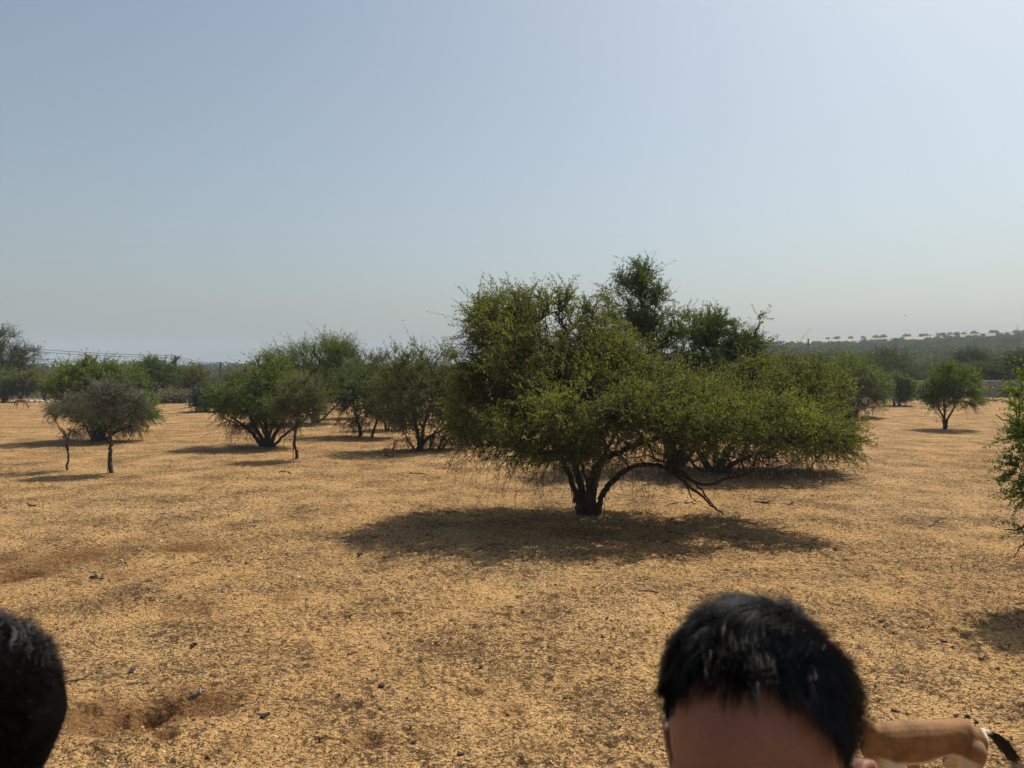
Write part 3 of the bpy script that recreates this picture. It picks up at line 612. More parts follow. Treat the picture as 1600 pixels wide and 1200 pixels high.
# right side
tree('acacia_tree', 'bright green flat topped acacia with bare grey lower branches right of the big tree', 'tree', (1335, 652), GR, D=42,
     stems=[([(1335, 658), (1334, 635), (1325, 610), (1310, 590)], .13, .05), ([(1336, 658), (1342, 630), (1352, 605)], .12, .04), ([(1334, 650), (1315, 630), (1305, 618)], .06, .02)],
     blobs=[(1325, 585, 0, 40, 20, 1.9, 1), (1355, 600, 0, 30, 20, 1.5, 1), (1368, 618, 0, 17, 12, .8, .8), (1300, 605, 0, 24, 20, 1.3, .8), (1330, 572, 0, 24, 12, 1.2, .6), (1350, 632, .3, 26, 8, 1.2, .4)],
     bare=[(1335, 625, -.6, 30, 12, 1.2, 1, 60)],
     leafm=L_FRESH, barkm=BARK, twigm=TWIGGREY, tips=360, twigs=7, lpt=13, ll=0.10, lw=0.032, tl=0.7, seed=31, up=.2, spread=.5, twig_r=.008, bare_len=.8)
tree('thorn_tree', 'small dark rounded tree on two short trunks in front of the wall', 'tree', (1400, 634), GR,
     stems=[([(1397, 637), (1396, 625), (1389, 613), (1384, 606)], .10, .04), ([(1396, 630), (1400, 618), (1403, 610)], .06, .03), ([(1405, 637), (1406, 622), (1412, 606)], .11, .04)],
     blobs=[(1408, 605, 0, 20, 15, 1.1, 1), (1400, 595, 0, 16, 9, .9, .7), (1412, 618, 0, 13, 10, .8, 1.2), (1388, 600, 0, 8, 6, .5, .4)],
     leafm=L_DEEP, barkm=BARK, twigm=TWIG, tips=210, twigs=6, lpt=12, ll=0.12, lw=0.052, tl=0.5, seed=32, twig_r=.009)
tree('thorn_tree', 'feathery round topped tree on three thin diverging stems near the wall', 'tree', (1476, 671), GR,
     stems=[([(1475, 674), (1474, 655), (1468, 640), (1464, 625)], .055, .025), ([(1476, 674), (1476, 650), (1475, 620), (1472, 600)], .06, .025), ([(1478, 674), (1480, 656), (1489, 640), (1494, 620)], .06, .025), ([(1474, 660), (1468, 650), (1460, 640)], .02, .008)],
     blobs=[(1490, 598, 0, 36, 24, 1.1, 1), (1470, 615, 0, 26, 20, .8, .9), (1510, 620, 0, 28, 16, .9, .9), (1486, 582, 0, 24, 12, .8, .8), (1532, 618, 0, 12, 9, .4, .5), (1455, 625, 0, 10, 12, .4, .5)],
     leafm=L_FRESH, barkm=BARK, twigm=TWIG, tips=340, twigs=6, lpt=13, ll=0.075, lw=0.026, tl=0.45, seed=33, up=.2, spread=.6, twig_r=.006)
# near bush reaching in from the right edge
tree('thorn_bush', 'near green thorn bush reaching in from the right edge of the frame', 'bush', (1790, 940), GR, D=8.9,
     stems=[([(1790, 960), (1770, 850), (1740, 780), (1690, 720), (1640, 690)], .09, .02), ([(1790, 960), (1800, 820), (1780, 700)], .09, .03), ([(1745, 790), (1690, 800), (1640, 810), (1600, 825), (1570, 828)], .03, .006),
            ([(1640, 812), (1615, 835), (1598, 850), (1585, 872)], .012, .004), ([(1700, 730), (1640, 690), (1590, 665), (1556, 648)], .02, .005)],
     blobs=[(1700, 680, 0, 62, 95, .9, 1.2), (1655, 780, 0, 52, 42, .6, .8), (1625, 690, 0, 34, 46, .5, .7), (1610, 760, 0, 22, 14, .3, .3), (1590, 648, 0, 30, 9, .3, .14), (1600, 735, 0, 26, 12, .35, .25), (1595, 778, -.1, 26, 7, .25, .14), (1720, 620, 0, 70, 70, 1, 1), (1625, 610, 0, 36, 26, .5, .4), (1600, 828, 0, 30, 8, .25, .08), (1760, 740, 0, 80, 90, 1.2, .8), (1600, 860, 0, 18, 14, .2, .05)],
     leafm=L_FRESH, barkm=TWIG, twigm=TWIG, cstr=1.3, tips=680, twigs=6, lpt=24, ll=0.036, lw=0.021, tl=0.24, seed=34, up=.1, twig_r=.003, spread=.9, tip_r=.0035, stray=.05)

# ---------------------------------------------------------------- the wood beyond the field
def proto_tree(seed, leafm, w_, h_, ntips, ll):
    """small far tree: returns trunk mesh, crown mesh with base at origin"""
    rng = np.random.default_rng(seed); tk = MB(); cr = MB()
    nb = 5; Cn = []
    for k in range(nb):
        a = rng.uniform(0, 6.28); rr = rng.uniform(0, .3) * w_
        Cn.append([rr * math.cos(a), rr * math.sin(a), h_ * rng.uniform(.45, .72)])
    Cn = np.array(Cn)
    for c in Cn[:4]:
        polytube(tk, catmull([[0, 0, -.4], [c[0] * .2, c[1] * .2, h_ * .22], c], 3), np.linspace(.09 * h_ / 3, .02, 7), 5)
    ch = rng.integers(0, nb, ntips); d = norm(rng.normal(0, 1, (ntips, 3))); rad = rng.random((ntips, 1)) ** .4
    P = Cn[ch] + d * rad * np.array([w_ * .3, w_ * .3, h_ * .28])
    P[:, 2] = np.maximum(P[:, 2], .15 * h_)
    tubes(cr, Cn[ch], P, .02, .008, 3, mat=1, smooth=False)
    lp = 9; li = np.repeat(np.arange(ntips), lp)
    Q = P[li] + rng.normal(0, w_ * .045, (len(li), 3))
    leaves(cr, Q, d[li], ll, ll * .5, rng)
    return tk.mesh('trunk'), cr.mesh('crown')
protos = []
for k in range(5):
    w_, h_ = [(4.6, 3.0), (3.6, 2.6), (5.4, 3.6), (3.0, 2.4), (4.2, 3.8)][k]
    t_, c_ = proto_tree(100 + k, None, w_, h_, 420, .22)
    lm = [L_FAR, L_FAR, L_FAR, L_FARGREY, L_FAR][k]
    t_.materials.append(BARK); c_.materials.append(lm); c_.materials.append(TWIG)
    protos.append((t_, c_))
rng = np.random.default_rng(77)
def far_tree(x, y, s, k, label, group, bush=False):
    o = empty('far_tree', (x, y, gz(x, y)), label, 'tree', group)
    o.rotation_euler = (0, 0, rng.uniform(0, 6.28)); o.scale = (s, s, s * rng.uniform(.85, 1.15))
    for nm, me in (('trunk', protos[k][0]), ('crown', protos[k][1])):
        c = bpy.data.objects.new(nm, me); C.objects.link(c); c.parent = o
placed = []
def try_place(x, y, dmin):
    for (a, b) in placed:
        if (a - x) ** 2 + (b - y) ** 2 < dmin * dmin: return False
    placed.append((x, y)); return True
KIND = ['broad dark green tree', 'small rounded dark tree', 'large wide crowned tree', 'grey green dusty shrub', 'tall dark green tree']
cntR = 0
while cntR < 120:
    az = rng.uniform(R(12), R(37)); r = 76 + 130 * rng.random() ** 1.15
    x, y = r * math.sin(az), r * math.cos(az)
    if y < 71 or not try_place(x, y, 2.6): continue
    k_ = rng.integers(0, 5); far_tree(x, y, rng.uniform(.8, 1.35), k_, '%s in the wood %s' % (KIND[k_], 'just behind the right wall' if r < 100 else ('well beyond the wall' if r < 145 else 'at the foot of the far slope')), 'trees of the wood beyond the wall')
    cntR += 1
cntL = 0
while cntL < 75:
    az = rng.uniform(R(-38), R(2)); r = rng.uniform(72, 190)
    x, y = r * math.sin(az), r * math.cos(az)
    if y < 68 or not try_place(x, y, 3.2): continue
    k_ = rng.integers(0, 5); far_tree(x, y, rng.uniform(.6, .95), k_, '%s %s the far left edge of the field' % (KIND[k_], 'just beyond' if r < 110 else 'far beyond'), 'trees beyond the left edge of the field')
    cntL += 1
def far_wood():
    mb = MB(); n = 8000
    az = np.where(rng.random(n) < .72, rng.uniform(R(6), R(40), n), rng.uniform(R(-42), R(6), n))
    r = 190 + 850 * rng.random(n) ** 1.3
    X, Y = r * np.sin(az), r * np.cos(az)
    dens = fbm(X * .012, Y * .012, 55) + .5
    keep = (dens > .28 + .36 * sstep(500, 590, r)); keep &= rng.random(len(X)) < 1 - .72 * sstep(450, 520, r); X, Y, r = X[keep], Y[keep], r[keep]; n = len(X)
    H = terrain(X, Y)[0]; w_ = rng.uniform(1.8, 4.6, n) * (1 - .52 * sstep(330, 480, r)); h_ = w_ * rng.uniform(.45, .75, n)
    per = 130; i = np.repeat(np.arange(n), per); m = len(i)
    d = norm(rng.normal(0, 1, (m, 3))); d[:, 2] = np.abs(d[:, 2]) * rng.choice([1, 1, 1, -.5], m)
    lump = 1 + .25 * np.sin(d[:, 0] * 5 + i) * np.cos(d[:, 1] * 6 + i * .7)
    P = np.stack([X[i], Y[i], H[i] + h_[i] * (.9 - .6 * sstep(400, 480, r[i]))], 1) + d * (rng.random((m, 1)) ** .3) * np.stack([w_[i] * lump, w_[i] * lump, h_[i] * lump], 1)
    sz = (.34 + r[i] * .0011)[:, None]
    A = norm(rng.normal(0, 1, (m, 3))); Bv = norm(np.cross(A, rng.normal(0, 1, (m, 3))))
    V = np.stack([P, P + A * sz + Bv * sz * .5, P + Bv * sz], 1).reshape(-1, 3)
    mb.add(V, np.arange(m * 3).reshape(-1, 3), np.repeat(rng.random(n), per))
    me = mb.mesh('distant_wood')
    setattrs(link('distant_wood', me, [L_FAR]), 'dark scrub wood covering the far slopes below the skyline', 'wood', kind='stuff')
far_wood()

# ---------------------------------------------------------------- wall
def concrete(name, a, b_):
    m, n, b = newmat(name); oc = objco(n)
    f = noise(n, oc, .8, 6, .6); g = noise(n, oc, 14, 4, .6)
    mp = node(n, 'ShaderNodeMapping'); mp.inputs['Scale'].default_value = (2.5, 2.5, .25); n.links.new(oc, mp.inputs[0])
    st = noise(n, mp.outputs[0], 1.5, 4, .6)
    c = ramp(n, f, [(.35, a), (.7, b_)]); c = mix(n, ramp(n, st, [(.5, 0.), (.75, .45)]), c, tuple(v * .45 for v in a))
    c = mix(n, ramp(n, g, [(.4, .25), (.6, 0.)]), c, tuple(v * .6 for v in a))
    n.links.new(c, b.inputs['Base Color']); b.inputs['Roughness'].default_value = .9; bump(n, b, g, .3, .01); return m
WALL = concrete('weathered_concrete', (0.23, 0.215, 0.20), (0.35, 0.33, 0.305))
PALE = concrete('pale_concrete', (0.45, 0.42, 0.38), (0.62, 0.58, 0.53))
def box(mb, x0, x1, y0, y1, z0, z1, mat=0):
    V = [(x, y, z) for z in (z0, z1) for y in (y0, y1) for x in (x0, x1)]
    mb.add(V, [(0, 2, 3, 1), (4, 5, 7, 6), (0, 1, 5, 4), (2, 6, 7, 3), (0, 4, 6, 2), (1, 3, 7, 5)], mat=mat)
wr = empty('boundary_wall', (38, 69, 0), 'long low grey concrete wall closing the field on the right', 'wall')
mb = MB(); cp = MB(); pl = MB()
xs = np.linspace(14, 92, 27)
for i in range(len(xs) - 1):
    x0, x1 = xs[i], xs[i + 1]; xm = (x0 + x1) / 2; y = 69 + .01 * (xm - 38)
    g = min(gz(x0, y), gz(x1, y)); top = 1.42 + .02 * math.sin(i * 2.3)
    box(mb, x0 - 38, x1 - 38 - .02, y - 69 - .1, y - 69 + .1, g - .5, top)
    box(cp, x0 - 38 - .03, x1 - 38 + .01, y - 69 - .15, y - 69 + .15, top + .001, top + .07)
    box(pl, x0 - 38 - .14, x0 - 38 + .14, y - 69 - .18, y - 69 - .104, g - .4, top - .01)
link('wall_panels', mb.mesh('wall_panels'), [WALL], wr); link('coping', cp.mesh('coping'), [PALE], wr); link('pilasters', pl.mesh('pilasters'), [WALL], wr)

# ---------------------------------------------------------------- poles, wires, masts
DARKMETAL = newmat('dark_metal')[0]; DARKMETAL.node_tree.nodes['Principled BSDF'].inputs['Base Color'].default_value = (.05, .05, .05, 1)
def pole(name, label, cat, px, ptop, D, width, mat, arm=0.0, group=None, base=None, lamp=False):
    p = at(px, ptop, D); g = gz(p[0], D) if base is None else base
    if p[2] - g < 1.0: g = p[2] - 2.2
    o = empty(name, (p[0], D, g), label, cat, group); h = p[2] - g
    mb = MB(); polytube(mb, [(0, 0, -.4), (0, 0, h * .5), (0, 0, h)], [width, width * .85, width * .7], 8)
    link('post', mb.mesh('post'), [mat], o)
    if arm:
        mb = MB(); box(mb, -arm, arm, -width * .6 - .05, -width * .6 + .05, h - .45, h - .33); link('crossarm', mb.mesh('crossarm'), [DARKMETAL], o)
        for sx in (-.85, 0, .85):
            mb = MB(); polytube(mb, [(sx * arm, -width * .6, h - .33), (sx * arm, -width * .6, h - .16)], [.05, .04], 6); link('insulator', mb.mesh('insulator'), [PALE], o)
    if lamp:
        mb = MB(); polytube(mb, catmull([(0, 0, h - .1), (-.4, -.1, h + .12), (-.8, -.15, h + .1)], 3), np.full(7, .035), 6)
        link('lamp_arm', mb.mesh('lamp_arm'), [DARKMETAL], o)
        mb = MB(); box(mb, -1.2, -.78, -.26, -.04, h + .04, h + .16); link('lamp_head', mb.mesh('lamp_head'), [PALE], o)
    return o
POLEM = concrete('pole_concrete', (0.10, 0.095, 0.09), (0.17, 0.16, 0.15))
pole('power_pole', 'dark power pole on the left, right of the feathery dark tree', 'power pole', 345, 566, 105, .21, POLEM, .0)
pole('power_pole', 'power pole rising behind the feathery dark tree on the left', 'power pole', 274, 556, 96, .21, POLEM, .5)
pole('marker_post', 'pale thin post standing behind the bushes at the left edge', 'post', 33, 566, 72, .10, PALE)
pole('power_pole', 'power pole hidden off the left edge carrying the wires', 'power pole', -70, 530, 88, .21, POLEM, .5)
for px, pt_, D_, wd, m_, ar, lab, cat in [(1263, 529, 210, .28, POLEM, .0, 'thick dark pole at the left end of the far wood', 'pole'), (1400, 528, 240, .24, POLEM, .9, 'dark power pole with crossarm in the far wood above the small rounded tree', 'power pole'),
        (1367, 537, 250, .2, POLEM, 0, 'short dark pole in the far wood left of the crossarm pole', 'pole'), (1489, 550, 120, .14, POLEM, .25, 'short black pole with stub arms above the feathery tree', 'pole'),
        (1456, 551, 125, .09, PALE, 0, 'thin pale post in the wood left of the short black pole', 'post'), (1543, 575, 74, .09, PALE, 0, 'white post behind the wall, left one of two', 'post'),
        (1588, 575, 74, .09, PALE, 0, 'white post behind the wall, right one of two', 'post'), (1312, 575, 110, .08, PALE, 0, 'thin pale post behind the flat topped acacia', 'post')]:
    pole('power_pole' if 'power' in cat else ('post' if cat == 'post' else 'pole'), lab, cat, px, pt_, D_, wd, m_, ar)
pole('street_lamp', 'tall grey lamp post with one arm in the wood behind the feathery tree', 'street lamp', 1514, 541, 100, .08, POLEM, 0, lamp=True)
def mast(px, ptop, pbase, D, label):
    a = at(px, pbase, D); b = at(px, ptop, D); h = b[2] - a[2]; g = gz(a[0], D)
    o = empty('radio_mast', (a[0], D, g), label, 'mast', 'radio masts on the skyline'); h = b[2] - g
    mb = MB()
    for k in range(3):
        an = k * 2.094; polytube(mb, [(1.1 * math.cos(an), 1.1 * math.sin(an), 0), (.2 * math.cos(an), .2 * math.sin(an), h)], [.14, .09], 4)
    for q in range(1, 7):
        t = q / 7; rr = 1.1 - .9 * t
        P = np.array([(rr * math.cos(k * 2.094), rr * math.sin(k * 2.094), h * t) for k in range(3)])
        tubes(mb, P, np.roll(P, 1, 0), .05, .05, 4)
        P2 = np.array([((rr + .12) * math.cos(k * 2.094 + 2.094), (rr + .12) * math.sin(k * 2.094 + 2.094), h * (t - .13)) for k in range(3)])
        tubes(mb, P, P2, .05, .05, 4)
    link('lattice', mb.mesh('lattice'), [POLEM], o)
mast(1463, 518, 524, 820, 'small lattice mast on the skyline, leftmost of four'); mast(1510, 516, 523, 830, 'faint lattice mast on the skyline, second from the left')
mast(1546, 515, 522, 850, 'faint lattice mast on the skyline, third from the left'); mast(1590, 508, 519, 860, 'tallest lattice mast on the skyline at the right edge')
WIRE = newmat('wire_black')[0]; WIRE.node_tree.nodes['Principled BSDF'].inputs['Base Color'].default_value = (.03, .03, .035, 1)
def wire(pts, sag, r, label):
    mb = MB(); P = []
    for (a, b) in zip(pts[:-1], pts[1:]):
        A, B = at(*a), at(*b)
        for t in np.linspace(0, 1, 12, endpoint=False):
            q = A + (B - A) * t; q[2] -= sag * 4 * t * (1 - t); P.append(q)
    P.append(at(*pts[-1])); P = np.array(P); org = P[0].copy()
    polytube(mb, P - org, np.full(len(P), r), 5)
    o = link('power_line', mb.mesh('power_line'), [WIRE], None, org); setattrs(o, label, 'power line', 'power lines crossing the sky on the left')
wire([(-70, 533, 88), (274, 555.5, 96), (345, 566, 105), (640, 585, 150)], .35, .026, 'topmost black power line sagging across the sky on the left')
wire([(-70, 536, 88.3), (274, 558.5, 96.3), (345, 568, 105.3), (640, 588, 150)], .42, .026, 'second black power line, just under the topmost one on the left')
wire([(-60, 557, 130), (180, 564, 140), (460, 570, 160)], .1, .024, 'third power line, faint, below the upper pair on the left')
wire([(-60, 560, 130), (180, 567, 140), (460, 573, 160)], .1, .024, 'lowest power line, faint, just above the far trees on the left')

# rubble by the left bushes
rb = empty('rubble_heap', (*at(62, 622, 60)[:2], gz(at(62, 622, 60)[0], 60)), 'pale rubble heap under the olive bush at the far left', 'rubble')
rr = np.random.default_rng(9)
def rock_mesh(rr, n=1, sx=1, sy=1, sz=.7, sub=2):
    import bmesh
    bm = bmesh.new(); bmesh.ops.create_icosphere(bm, subdivisions=sub, radius=1)
    o_ = rr.uniform(0, 50, 3)
    for v in bm.verts:
        d = 1 + .45 * (math.sin(v.co.x * 2.1 + o_[0]) * math.cos(v.co.y * 2.7 + o_[1]) * .5 + .35 * math.sin(v.co.z * 4 + o_[2] + v.co.x * 3)) + rr.normal(0, .05)
        v.co = Vector((v.co.x * d * sx, v.co.y * d * sy, v.co.z * d * sz))
    V = np.array([v.co[:] for v in bm.verts]); Fc = np.array([[v.index for v in f.verts] for f in bm.faces]); bm.free(); return V, Fc
for k in range(14):
    mb = MB(); V, Fc = rock_mesh(rr, sz=.6, sub=1); s = rr.uniform(.1, .28)
    mb.add(V * s + np.array([rr.uniform(-1.1, 1.1), rr.uniform(-.5, .5), s * .3]), Fc); link('stone', mb.mesh('stone'), [PALE], rb)

# ---------------------------------------------------------------- ground litter
def litmat():
    m, n, b = newmat('litter')
    c = ramp(n, attr(n), [(0.0, (.03, .02, .012)), (.35, (.08, .048, .024)), (.7, (.20, .12, .055)), (.88, (.42, .28, .14)), (1.0, (.62, .46, .27))])
    n.links.new(c, b.inputs['Base Color']); b.inputs['Roughness'].default_value = .8; return m
LIT = litmat()
def litter():
    rng = np.random.default_rng(3); mb = MB()
    def pos(n, y0, y1):
        y = y0 + (y1 - y0) * rng.random(n); x = (rng.random(n) * 2 - 1) * y * .78
        # clump: keep more where a patch noise is high
        pn = fbm(x * .9, y * .9, 91, 4) + .5; k = rng.random(n) < (.25 + 1.5 * np.clip(pn - .35, 0, 1))
        x, y = x[k], y[k]; h, dug = terrain(x, y)
        h = h + (0.036 * fbm(x * 3.3, y * 3.3, 31, 4) + 0.030 * fbm(x * 11, y * 11, 41, 3)) * sstep(45, 20, np.hypot(x, y))
        return np.stack([x, y, h], 1)
    octa = np.array([(1, 0, 0), (0, 1, 0), (-1, 0, 0), (0, -1, 0), (0, 0, .8), (0, 0, -.5)])
    of = np.array([(0, 1, 4), (1, 2, 4), (2, 3, 4), (3, 0, 4), (1, 0, 5), (2, 1, 5), (3, 2, 5), (0, 3, 5)])
    for (n, y0, y1, s0, s1) in ((46000, 4.6, 8, .003, .008), (40000, 8, 14, .005, .010), (20000, 14, 26, .008, .016), (900, 4.6, 12, .012, .020)):
        P = pos(n, y0, y1); m = len(P)
        s = rng.uniform(s0, s1, (m, 1, 1)) * rng.uniform(.6, 1.5, (m, 1, 3)); a = rng.uniform(0, 6.28, m)
        V = octa[None] * s + rng.normal(0, 1, (m, 6, 3)) * s * .16
        ca, sa = np.cos(a)[:, None], np.sin(a)[:, None]
        V = np.stack([V[..., 0] * ca - V[..., 1] * sa, V[..., 0] * sa + V[..., 1] * ca, V[..., 2]], -1) + P[:, None] + np.array([0, 0, .002])
        Fc = (np.arange(m)[:, None, None] * 6 + of[None]).reshape(-1, 3)
        mb.add(V, Fc, np.repeat(rng.random(m) ** 1.25 * .8, 8))
    for (n, y0, y1, l) in ((26000, 4.6, 10, .026), (26000, 10, 22, .045)):     # fallen leaves and straw
        P = pos(n, y0, y1); m = len(P); a = rng.uniform(0, 6.28, m)
        A = np.stack([np.cos(a), np.sin(a), rng.normal(0, .25, m)], 1); Bv = np.stack([-np.sin(a), np.cos(a), rng.normal(0, .5, m)], 1)
        L = l * rng.uniform(.5, 1.4, (m, 1)); W = L * rng.uniform(.08, .5, (m, 1)); P = P + np.array([0, 0, .004]) + np.array([0, 0, 1]) * rng.random((m, 1)) * .008
        V = np.stack([P - A * L * .5, P + Bv * W * .5, P + A * L * .5, P - Bv * W * .5], 1).reshape(-1, 3)
        mb.add(V, np.arange(m * 4).reshape(-1, 4), .35 + .65 * rng.random(m))
    setattrs(link('leaf_litter', mb.mesh('leaf_litter'), [LIT]), 'dark droppings, dead leaves and straw strewn over the sand', 'litter', kind='stuff')
litter()

# ---------------------------------------------------------------- sticks, clods
def stick(pts, r, label, mat=STICK, lift=0.01, side=(), group='fallen sticks on the sand'):
    W = []
    for p in pts:
        Y = gdepth(p[1], p[2] if len(p) > 2 else 0); q = at(p[0], p[1], Y)
        q[2] = gz(q[0], q[1]) + lift + (p[2] if len(p) > 2 else 0); W.append(q)
    W = catmull(W, 3) if len(W) > 2 else np.array([W[0] + (W[1] - W[0]) * t for t in (0, .35, .7, 1)])
    org = W[0].copy(); rg_ = np.random.default_rng(int(abs(pts[0][0]) * 7 + pts[0][1]))
    W = W - org; W[1:-1] += rg_.normal(0, r * .8, W[1:-1].shape)
    mb = MB(); polytube(mb, W, np.linspace(r, r * .45, len(W)), 6)
    L = np.linalg.norm(W[-1] - W[0])
    for k in range(side if isinstance(side, int) else 0):
        i = rg_.integers(1, len(W) - 1); d = norm((W[i + 1] - W[i - 1])[None])[0] + rg_.normal(0, .6, 3); d[2] = abs(d[2]) * .6
        d = d / np.linalg.norm(d); e = W[i] + d * L * rg_.uniform(.12, .3)
        polytube(mb, [W[i], (W[i] + e) / 2 + rg_.normal(0, r, 3), e], [r * .6, r * .45, r * .25], 5)
    o = link('fallen_stick', mb.mesh('fallen_stick'), [mat], None, org); setattrs(o, label, 'stick', group)
stick([(296, 1086), (310, 1080), (321, 1077)], .022, 'short thick silver grey stick at the rim of the big burrow', DRYWOOD, .02)
stick([(97, 1070), (128, 1062), (157, 1046), (170, 1051)], .008, 'thin dark forked twig beside the black haired head on the left', side=3)
stick([(998, 923), (1022, 925), (1048, 932)], .008, 'thin curved stick lying behind the man on the right', side=1)
stick([(1178, 784), (1206, 786), (1232, 787), (1242, 784)], .018, 'dead branch lying in the sun below the right side of the big tree', side=4)
stick([(142, 903), (153, 905), (163, 905)], .018, 'dark stick lying near the shallow scrapes on the left')
stick([(147, 897), (160, 900)], .012, 'pale short stick just above the dark one near the scrapes', DRYWOOD)
stick([(43, 787), (50, 790), (57, 791)], .02, 'small black stick far left in the open field')
stick([(245, 808), (258, 806), (270, 812)], .014, 'bent grey twig loop in the field behind the burrow with the long shadow', DRYWOOD, .05, 2)
stick([(436, 738), (446, 737), (455, 740)], .02, 'dead stick in front of the young olive grey tree', side=3)
stick([(478, 950, 0), (478, 930, .22)], .006, 'single dry stem standing upright in the open sand', lift=-.01)
stick([(1452, 822), (1462, 816), (1474, 808)], .012, 'thin twig on the sand left of the near green bush', side=2)
stick([(1530, 1027), (1546, 1029)], .014, 'short black stick near the shade at the right edge')
stick([(640, 739), (655, 740), (668, 742)], .018, 'thin stick lying left of the big tree among bright sand', side=1)
stick([(1040, 790), (1062, 784), (1088, 787)], .015, 'fallen branch in the shade under the arching limb', side=4)
stick([(680, 733), (700, 731), (716, 722)], .016, 'drooped dead branch touching the sand left of the big tree', side=4)
mC, nC, bC = newmat('dung_black'); bC.inputs['Base Color'].default_value = (.032, .024, .018, 1); bC.inputs['Roughness'].default_value = .7
ff = noise(nC, objco(nC), 60, 4, .6); bump(nC, bC, ff, .8, .01)
CL = []
for i, (px, py, s) in enumerate([(955, 971, .045), (948, 966, .03), (1014, 988, .04), (597, 1073, .055), (415, 1120, .055), (404, 1119, .03), (208, 1051, .05), (562, 866, .05), (1382, 980, .03), (1408, 1064, .03), (595, 1109, .03),
                                 (1378, 970, .045), (1494, 985, .03), (1476, 1002, .04), (1490, 1010, .035), (752, 1041, .035), (305, 1008, .045), (584, 1048, .03), (678, 1074, .03), (645, 1161, .035), (532, 1085, .03), (1530, 968, .03), (1510, 938, .03), (160, 838, .045), (150, 822, .04), (718, 1180, .03), (1400, 1110, .04), (1492, 1120, .045), (1512, 1118, .04), (1525, 1127, .03), (1380, 1121, .03),
                                 (1013, 822, .04), (525, 724, .06), (1308, 716, .06), (1305, 720, .05), (1348, 722, .05), (1260, 612 + 110, .05), (880, 1090, .03), (860, 1030, .03), (905, 1150, .035)]):
    Y = gdepth(py); p = at(px, py, Y); mb = MB()
    for q_ in range(rr.integers(2, 5)):
        V, Fc = rock_mesh(rr, sz=.6); mb.add(V * s * rr.uniform(.3, .5) + np.array([rr.normal(0, s * .3), rr.normal(0, s * .3), rr.normal(0, s * .06)]), Fc, smooth=False)
    p[2] = gz(p[0], p[1]) + s * .3
    o = link('dung_clod', mb.mesh('dung_clod'), [mC], None, p)
    CL.append((px, py, s, o))
ORD = ['leftmost', 'second from the left', 'third from the left', 'fourth from the left', 'fifth from the left', 'sixth from the left', 'seventh from the left', 'eighth from the left', 'ninth from the left', 'tenth from the left']
for lo, hi, nm in ((1115, 1300, 'at the very bottom'), (1070, 1115, 'in the lower foreground'), (1030, 1070, 'between the two heads'), (975, 1030, 'level with the head tops'), (900, 975, 'just behind the heads'), (0, 900, 'far out on the field')):
    for k, q in enumerate(sorted([c for c in CL if lo <= c[1] < hi], key=lambda c: c[0])):
        setattrs(q[3], '%s dark dung clod %s, %s' % ('larger' if q[2] > .042 else 'small', nm, ORD[min(k, 9)]), 'clod', 'dark clods scattered on the sand')

# ---------------------------------------------------------------- bodies (people, gazelles)
def capsule(mb, p0, p1, r0, r1, sq=1.0, seg=14, ax=None):
    p0 = np.array(p0, float); p1 = np.array(p1, float); L = np.linalg.norm(p1 - p0); d = (p1 - p0) / max(L, 1e-6)
    A, B = frames(d[None]); A, B = A[0], B[0]
    if ax is not None:
        A = np.array(ax, float); A -= d * A.dot(d); A /= np.linalg.norm(A); B = np.cross(d, A)
    prof = [(-math.cos(t) * r0, math.sin(t) * r0) for t in np.linspace(0.12, math.pi / 2, 5)] + [(L + math.sin(t) * r1, math.cos(t) * r1) for t in np.linspace(0, math.pi / 2 - .12, 5)]
    th = np.arange(seg) / seg * 2 * math.pi; V = []
    for (h, r) in prof:
        V.append(p0 + d * h + (A[None] * np.cos(th)[:, None] + B[None] * np.sin(th)[:, None] * sq) * r)
    V = np.vstack(V + [p0[None] - d * r0, p1[None] + d * r1]); n = len(prof)
    k = np.arange(seg); F4 = np.vstack([np.stack([i * seg + k, i * seg + (k + 1) % seg, (i + 1) * seg + (k + 1) % seg, (i + 1) * seg + k], 1) for i in range(n - 1)])
    F3 = np.vstack([np.stack([(k + 1) % seg, k, np.full(seg, n * seg)], 1), np.stack([(n - 1) * seg + k, (n - 1) * seg + (k + 1) % seg, np.full(seg, n * seg + 1)], 1)])
    mb.add(V, F4); mb.n -= len(V); mb.v.append(np.zeros((0, 3), np.float32)); mb.f.append(F3 + mb.n); mb.n += len(V)
    mb.a.append(np.zeros(len(F3), np.float32)); mb.m.append(np.zeros(len(F3), np.int32)); mb.sm.append(np.zeros(len(F3), bool))
def ellipsoid(mb, c, rad, M=None, seg=40, rings=28, fn=None):
    ph = np.linspace(0, math.pi, rings)[1:-1]; th = np.arange(seg) / seg * 2 * math.pi
    P, T = np.meshgrid(ph, th, indexing='ij')
    U = np.stack([np.sin(P) * np.cos(T), np.sin(P) * np.sin(T), np.cos(P)], -1).reshape(-1, 3); U = np.vstack([U, [[0, 0, 1], [0, 0, -1]]])
    V = U * np.array(rad)
    if fn is not None: V = fn(U, V)
    if M is not None: V = V @ np.array(M).T
    V = V + np.array(c); n = len(ph); k = np.arange(seg)
    F4 = np.vstack([np.stack([i * seg + k, (i + 1) * seg + k, (i + 1) * seg + (k + 1) % seg, i * seg + (k + 1) % seg], 1) for i in range(n - 1)])
    F3 = np.vstack([np.stack([np.full(seg, n * seg), k, (k + 1) % seg], 1), np.stack([(n - 1) * seg + (k + 1) % seg, (n - 1) * seg + k, np.full(seg, n * seg + 1)], 1)])
    mb.add(V, F4); mb.n -= len(V); mb.v.append(np.zeros((0, 3), np.float32)); mb.f.append(F3 + mb.n); mb.n += len(V)
    mb.a.append(np.zeros(len(F3), np.float32)); mb.m.append(np.zeros(len(F3), np.int32)); mb.sm.append(np.zeros(len(F3), bool))
